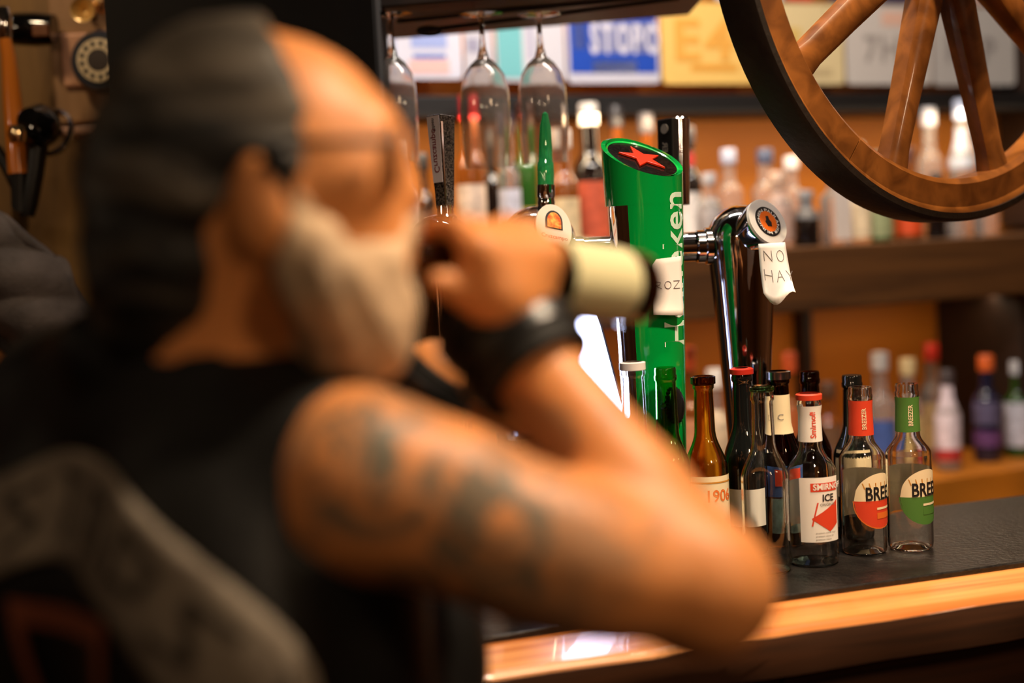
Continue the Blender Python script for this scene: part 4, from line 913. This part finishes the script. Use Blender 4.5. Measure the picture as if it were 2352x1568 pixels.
for j, (a, b_) in enumerate(zip(ks, ks[1:])): body.cap(a, b_, (.014, .0115)[j], (.0115, .009)[j], .008)
skin = mat('skin', (200, 130, 74), .48, spec=.4); nt = skin.node_tree; bs_ = nt.nodes['Principled BSDF']; Lk = nt.links.new
bs_.inputs['Subsurface Weight'].default_value = .08; bs_.inputs['Subsurface Radius'].default_value = (.012, .004, .002)
tc = nt.nodes.new('ShaderNodeTexCoord')
def node(t, **k):
    n_ = nt.nodes.new(t)
    for a, b_ in k.items(): setattr(n_, a, b_)
    return n_
def region(c, r0, r1):
    v = node('ShaderNodeVectorMath', operation='DISTANCE'); v.inputs[1].default_value = c - OFF[man]; Lk(tc.outputs['Object'], v.inputs[0])
    mr = node('ShaderNodeMapRange'); mr.inputs[1].default_value = r0; mr.inputs[2].default_value = r1; mr.inputs[3].default_value = 1; mr.inputs[4].default_value = 0; Lk(v.outputs['Value'], mr.inputs[0]); return v, mr
def noise_mask(scale, p0, p1, dist=1.):
    n_ = node('ShaderNodeTexNoise'); n_.inputs['Scale'].default_value = scale; n_.inputs['Detail'].default_value = 2.5; n_.inputs['Distortion'].default_value = dist; Lk(tc.outputs['Object'], n_.inputs['Vector'])
    mr = node('ShaderNodeMapRange'); mr.inputs[1].default_value = p0; mr.inputs[2].default_value = p1; Lk(n_.outputs['Fac'], mr.inputs[0]); return mr
def mul(a, b_, op='MULTIPLY'):
    m_ = node('ShaderNodeMath', operation=op); m_.use_clamp = True; Lk(a, m_.inputs[0]); Lk(b_, m_.inputs[1]); return m_.outputs[0]
upc = at(1010, 1130, .90); tatc = at(1150, 1215, .885); tatd = at(860, 1060, .88)
_, r_a = region(upc, .13, .16); nm_ = noise_mask(15, .47, .60)
dv, r_b = region(tatc, .046, .060); rings = node('ShaderNodeMath', operation='SINE'); sc0 = node('ShaderNodeMath', operation='MULTIPLY'); sc0.inputs[1].default_value = 190; wob = noise_mask(30, .3, .7); wm = node('ShaderNodeMath', operation='MULTIPLY_ADD'); wm.inputs[1].default_value = .030; Lk(wob.outputs[0], wm.inputs[0]); Lk(dv.outputs['Value'], wm.inputs[2]); Lk(wm.outputs[0], sc0.inputs[0]); Lk(sc0.outputs[0], rings.inputs[0])
rr = node('ShaderNodeMapRange'); rr.inputs[1].default_value = -.4; rr.inputs[2].default_value = .5; rr.inputs[3].default_value = .15; rr.inputs[4].default_value = .95; Lk(rings.outputs[0], rr.inputs[0])
dv2, r_c = region(tatd, .040, .055); nm2 = noise_mask(26, .42, .55)
half = node('ShaderNodeMath', operation='MULTIPLY'); half.inputs[1].default_value = .55; Lk(mul(r_a.outputs[0], nm_.outputs[0]), half.inputs[0])
tot = mul(mul(half.outputs[0], mul(r_b.outputs[0], rr.outputs[0]), 'MAXIMUM'), mul(r_c.outputs[0], nm2.outputs[0]), 'MAXIMUM')
mx = node('ShaderNodeMix', data_type='RGBA'); mx.inputs[6].default_value = (*lin((200, 130, 74)), 1); mx.inputs[7].default_value = (*lin((92, 86, 72)), 1)
Lk(tot, mx.inputs[0]); Lk(mx.outputs[2], bs_.inputs['Base Color'])
body.build('body', skin, man, 3)
# vest
vest = SDF((-.62, .76, .94), (.06, 1.36, 1.56), .006)
torso(vest, .014); vest.ell(at(935, 1490, 1.17), TR, (.075, .055, .10), .06).cap(TL(-.16, 0, -.035), TL(-.20, .01, -.06), .062, .05, .03).cap(TL(-.075, -.035, .020), TL(0, -.075, .030), .022, .022, .02).cap(TL(0, -.075, .030), TL(.075, -.035, .015), .022, .022, .02)
P = vest.grid(); rr_ = (P - pv(N)) @ pv(rg); ff_ = (P - pv(N)) @ pv(fw); z_ = P[..., 2]
lim = .172 + .08 * np.clip((1.37 - z_) / .09, 0, 1); vest.cut(np.where(rr_ > 0, rr_ - lim, -rr_ - .24)); vest.cut(1.0 - z_)
nk = SDF(vest.lo, vest.lo + (vest.n - 1) * vest.h, vest.h); nk.d[:] = .12; nk.cap(TL(0, .0, -.035), hp(560, 560), .070, .072, 0).cap(TL(0, .06, -.03), TL(0, .20, -.12), .06, .09, .02)
vest.cut(-nk.d[:vest.n[0], :vest.n[1], :vest.n[2]])
leather = mat('black_leather', (9, 8, 7), .6, spec=.3, var=(15, 14, 12), vs_=14, bump=.25, bs=70)
vo = vest.build('vest', leather, man, 3)
# patches on the vest's back
bvh = BVHTree.FromPolygons([v.co + OFF[man] for v in vo.data.vertices], [tuple(p_.vertices) for p_ in vo.data.polygons])
def proj(u, v, h=.004):      # lay a point of the flat patch round the curved back
    ph = u / .150; o_ = TL(.6 * math.sin(ph), -.6 * math.cos(ph), v); d_ = (TL(0, 0, v) - o_).normalized(); hit, nn_, _, _ = bvh.ray_cast(o_, d_, .62)
    return (hit if hit else TL(.16 * math.sin(ph), -.12 * math.cos(ph), v)) - d_ * h
AC, AR, AWd = -.243, .168, .072
def arc(t_, w_): a = math.radians(90 - 158 * (t_ - .5)); r_ = AR + (w_ - .5) * AWd; return -.004 + r_ * math.cos(a), AC + r_ * math.sin(a)
na, nw_ = 48, 8; vs_ = [proj(*arc(i / na, j / nw_)) for i in range(na + 1) for j in range(nw_ + 1)]
fs = [(i * (nw_ + 1) + j, (i + 1) * (nw_ + 1) + j, (i + 1) * (nw_ + 1) + j + 1, i * (nw_ + 1) + j + 1) for i in range(na) for j in range(nw_)]
rp = MB().add(vs_, fs).build('rocker_patch', mat('patch_cloth', (132, 122, 108), .85, var=(106, 96, 84), vs_=30, bump=.3, bs=300), vo, sharp=0)
so = rp.modifiers.new('thick', 'SOLIDIFY'); so.thickness = .003; so.offset = 0
def pstroke(lm, pts, wd=.006):
    for (a0, b0), (a1, b1) in zip(pts, pts[1:]):
        u0, v0 = arc(a0, b0); u1, v1 = arc(a1, b1); du_, dv_ = u1 - u0, v1 - v0; l_ = math.hypot(du_, dv_) + 1e-9; nx_, ny_ = -dv_ / l_ * wd / 2, du_ / l_ * wd / 2
        q_ = []
        for k_ in range(4): s_ = k_ / 3; q_ += [proj(u0 + du_ * s_ + nx_, v0 + dv_ * s_ + ny_, .0075), proj(u0 + du_ * s_ - nx_, v0 + dv_ * s_ - ny_, .0075)]
        lm.add(q_, [(0, 1, 3, 2), (2, 3, 5, 4), (4, 5, 7, 6)])
thread = mat('patch_thread', (54, 47, 40), .8)
for i in range(9):
    c_ = .06 + i * .11; w_ = .032
    shapes = [[[(c_ - w_, .25), (c_ - w_, .75), (c_ + w_, .75), (c_ + w_, .2)]], [[(c_, .2), (c_, .8)], [(c_ - w_ * .6, .8), (c_ + w_ * .6, .75)]], [[(c_ + w_, .75), (c_ - w_, .7), (c_ + w_, .35), (c_ - w_, .22)]],
              [[(c_ - w_, .22), (c_ - w_, .78), (c_ + w_, .7), (c_ + w_, .4), (c_ - w_, .3)]]][(i * 3 + 1) % 4]
    lm = MB()
    for s_ in shapes: pstroke(lm, s_)
    lm.build('character', thread, vo, sharp=0)
em = MB()
quad = [(-.055, -.140), (.072, -.140), (.052, -.255), (-.035, -.255)]; inner = [(.008 + (x - .008) * .76, -.1975 + (y + .1975) * .70) for x, y in quad]
for (a, b_, c_, d_) in [(quad[i], quad[(i + 1) % 4], inner[(i + 1) % 4], inner[i]) for i in range(4)]:
    q_ = []
    for k_ in range(9): s_ = k_ / 8; q_ += [proj(a[0] + (b_[0] - a[0]) * s_, a[1] + (b_[1] - a[1]) * s_, .005), proj(d_[0] + (c_[0] - d_[0]) * s_, d_[1] + (c_[1] - d_[1]) * s_, .005)]
    em.add(q_, [(2 * i, 2 * i + 1, 2 * i + 3, 2 * i + 2) for i in range(8)])
em.build('emblem_patch', mat('rust_thread', (120, 60, 32), .85), vo, sharp=0)
# trousers, boots
tr = SDF((-.62, .78, .03), (.06, 1.36, 1.08), .008); torso(tr, .010); legs(tr, .012); z_ = tr.grid()[..., 2]; tr.cut(z_ - 1.03); tr.cut(.09 - z_)
tr.build('trousers', mat('dark_denim', (30, 32, 40), .85, bump=.3, bs=200), man, 2)
bo = SDF((-.62, .78, -.005), (.10, 1.40, .22), .006); feet(bo, .010); legs(bo, .006); z_ = bo.grid()[..., 2]; bo.cut(z_ - .17); bo.cut(.002 - z_)
bo.build('boots', mat('boot_leather', (20, 16, 13), .4), man, 2)
# hair
hr = SDF((-.42, .80, 1.36), (0, 1.22, 1.80), .005)
hr.ell(hp(556, 364), HR, (.103, .084, .099), .02)
Pg = hr.grid(); cx = (Pg - pv(hp(700, 230))) @ pv((hf * .93 + hu * .36).normalized()); cz = -((Pg - pv(hp(600, 425))) @ pv((hu * .93 + hf * -.30).normalized()))
hr.cut(cx); hr.cut(cz)
hr.ell(hp(440, 440), HR, (.060, .074, .066), .03).cap(hp(405, 440, -.02), hp(385, 620, -.025), .054, .050, .03).cap(hp(385, 620, -.025), hp(330, 770, -.02), .050, .030, .02)
hr.cap(hp(655, 395, -.078), hp(668, 470, -.076), .012, .010, .01).cap(hp(655, 395, .078), hp(668, 470, .076), .012, .010, .01)
n3 = np.sin(Pg[..., 2] * 330 + Pg[..., 0] * 110 + np.sin(Pg[..., 0] * 47 + Pg[..., 1] * 31) * 3) * .0011 + np.sin(Pg[..., 2] * 140 + Pg[..., 0] * 60 + np.sin(Pg[..., 1] * 57) * 2) * .0012; hr.d = hr.d + n3.astype(np.float32)
hm = mat('grey_hair', (30, 27, 24), .55, spec=.4); nh = hm.node_tree; bh = nh.nodes['Principled BSDF']
th_ = nh.nodes.new('ShaderNodeTexCoord'); mh = nh.nodes.new('ShaderNodeMapping'); mh.inputs['Scale'].default_value = (8, 8, 30); mh.inputs['Rotation'].default_value = (0, .45, 0)
nn2 = nh.nodes.new('ShaderNodeTexNoise'); nn2.inputs['Scale'].default_value = 1.; nn2.inputs['Detail'].default_value = 5; nn2.inputs['Distortion'].default_value = .6
rh = nh.nodes.new('ShaderNodeValToRGB'); rh.color_ramp.elements[0].position = .42; rh.color_ramp.elements[1].position = .66; rh.color_ramp.elements[0].color = (*lin((12, 10, 8)), 1); rh.color_ramp.elements[1].color = (*lin((82, 74, 64)), 1)
nh.links.new(th_.outputs['Object'], mh.inputs['Vector']); nh.links.new(mh.outputs['Vector'], nn2.inputs['Vector']); nh.links.new(nn2.outputs['Fac'], rh.inputs['Fac']); nh.links.new(rh.outputs['Color'], bh.inputs['Base Color'])
hr.build('hair', hm, man, 2)
# beard
bd = SDF((-.24, .86, 1.36), (0, 1.14, 1.62), .005)
bd.ell(hp(808, 712), HR, (.044, .055, .045), .02).ell(hp(796, 780), HR, (.036, .042, .036), .03)
for sd in (-1, 1):
    bd.cap(hp(690, 500, sd * .066), hp(745, 630, sd * .060), .016, .024, .02).cap(hp(745, 630, sd * .060), hp(820, 740, sd * .030), .024, .030, .03).cap(hp(912, 520, sd * .006), hp(870, 590, sd * .034), .012, .014, .02)
Pb = bd.grid(); bd.d = bd.d + (np.sin(Pb[..., 0] * 240 + np.sin(Pb[..., 2] * 50) * 2) * .002).astype(np.float32)
bd.build('beard', mat('white_beard', (198, 168, 134), .75, var=(142, 118, 92), vs_=34, bump=.4, bs=160), man, 2)
# leather wristbands
def cuff(c0, c1, r0, r1, nm):
    ax_ = c1 - c0; L_ = ax_.length; R_ = frame(V((0, 1, 0)), ax_)
    o_ = MB().lathe([(r0 - .003, 0), (r0 + .002, 0), (r0 + .004, L_ * .04), ((r0 + r1) / 2 + .005, L_ * .5), (r1 + .004, L_ * .96), (r1 + .002, L_), (r1 - .003, L_)], 40, c0, R_, closed=True).build(nm, leather, man, sharp=50)
    for f_ in (.3, .7):
        MB().lathe([(r0 + (r1 - r0) * f_ + .005, L_ * f_ - .006), (r0 + (r1 - r0) * f_ + .009, L_ * f_ - .005), (r0 + (r1 - r0) * f_ + .009, L_ * f_ + .005), (r0 + (r1 - r0) * f_ + .005, L_ * f_ + .006)], 40, c0, R_, closed=True).build('strap', M['black'], o_)
        a_ = math.radians(-60); MB().box(c0 + ax_ * f_ + R_ @ V((math.cos(a_), math.sin(a_), 0)) * (r0 + (r1 - r0) * f_ + .009), (.012, .012, .010), R_ @ Matrix.Rotation(a_, 3, 'Z')).build('buckle', M['satin'], o_, smooth=False, bevel=.002)
    return o_
fx = (EL - WR).normalized()
cuff(WR - fx * .024, WR + fx * .056, .040, .043, 'wristband')
fl = (LEL - LWR_).normalized(); cuff(LWR_ - fl * .01, LWR_ + fl * .055, .038, .042, 'wristband')
for sd in (-1, 1):
    MB().lathe([(.0125 * math.sin(i * math.pi / 10), -.0125 * math.cos(i * math.pi / 10)) for i in range(11)], 20, hp(856, 362, sd * .031), frame(hl, hf)).build('eye', mat('eye_white', (220, 210, 200), .2), man)
    MB().lathe([(0, .0135), (.005, .0128), (.0055, .0118)], 16, hp(856, 362, sd * .031), frame(hl, hf)).build('iris', mat('iris', (50, 34, 22), .2), man)
# spectacles
gl = thing('eyeglasses', hp(880, 345), 'thin dark-framed eyeglasses on the drinking man', 'eyeglasses')
for sd in (-1, 1):
    MB().tube([hp(888, 338, sd * .066), hp(780, 342, sd * .082), hp(660, 350, sd * .088), hp(620, 400, sd * .088)], [.003, .003, .0034, .003], 8).build('temple_arm', M['black'], gl)
    lc = hp(905, 365, sd * .032); Rl = frame(hl, hf); rim = [lc + Rl @ V((.027 * math.cos(a), .020 * math.sin(a), 0)) for a in [i * math.pi / 12 for i in range(25)]]
    MB().tube(rim, .0018, 6).build('lens_rim', M['black'], gl)
    MB().lathe([(0, .001), (1, .001), (1, -.001), (0, -.001)], 28).map(lambda q: lc + Rl @ V((q.x * .026, q.y * .019, q.z))).build('lens', M['lens'], gl)
MB().tube([hp(908, 355, -.008), hp(912, 350, 0), hp(908, 355, .008)], .0018, 6).build('bridge', M['black'], gl)
# beer bottle in the hand
bb = thing('beer_bottle', B0, 'amber beer bottle with cream label tipped to the man\'s mouth', 'bottle')
Rb_ = frame(bcx, ba); Hb = BL_; pb = [(.0105, 0), (.0138, .001), (.0145, .004), (.0138, .010), (.0140, .070), (.0180, .085), (.0270, .105), (.0305, .120), (.0305, Hb - .010), (.0290, Hb - .003), (.0250, Hb), (0, Hb - .004)]
inn = [(max(r_ - .0025, 0), z - (.004 if z > Hb - .012 else 0)) for r_, z in pb]
MB().lathe(inn[::-1] + pb, 40, R=Rb_).build('glass', M['brown_glass'], bb, world=False, sharp=60)
MB().lathe([(.0311, Hb - .106), (.0311, Hb - .030)], 48, R=Rb_).build('label', mat('pale_label', (206, 200, 158), .5), bb, world=False)
MB().lathe([(0, Hb * .45), (.0145, Hb * .45), (.027, Hb - .085), (.0275, Hb - .012), (0, Hb - .012)][::1], 32, R=Rb_).map(lambda q: q).build('beer', mat('beer', (190, 120, 30), .02, trans=1, ior=1.33), bb, world=False)
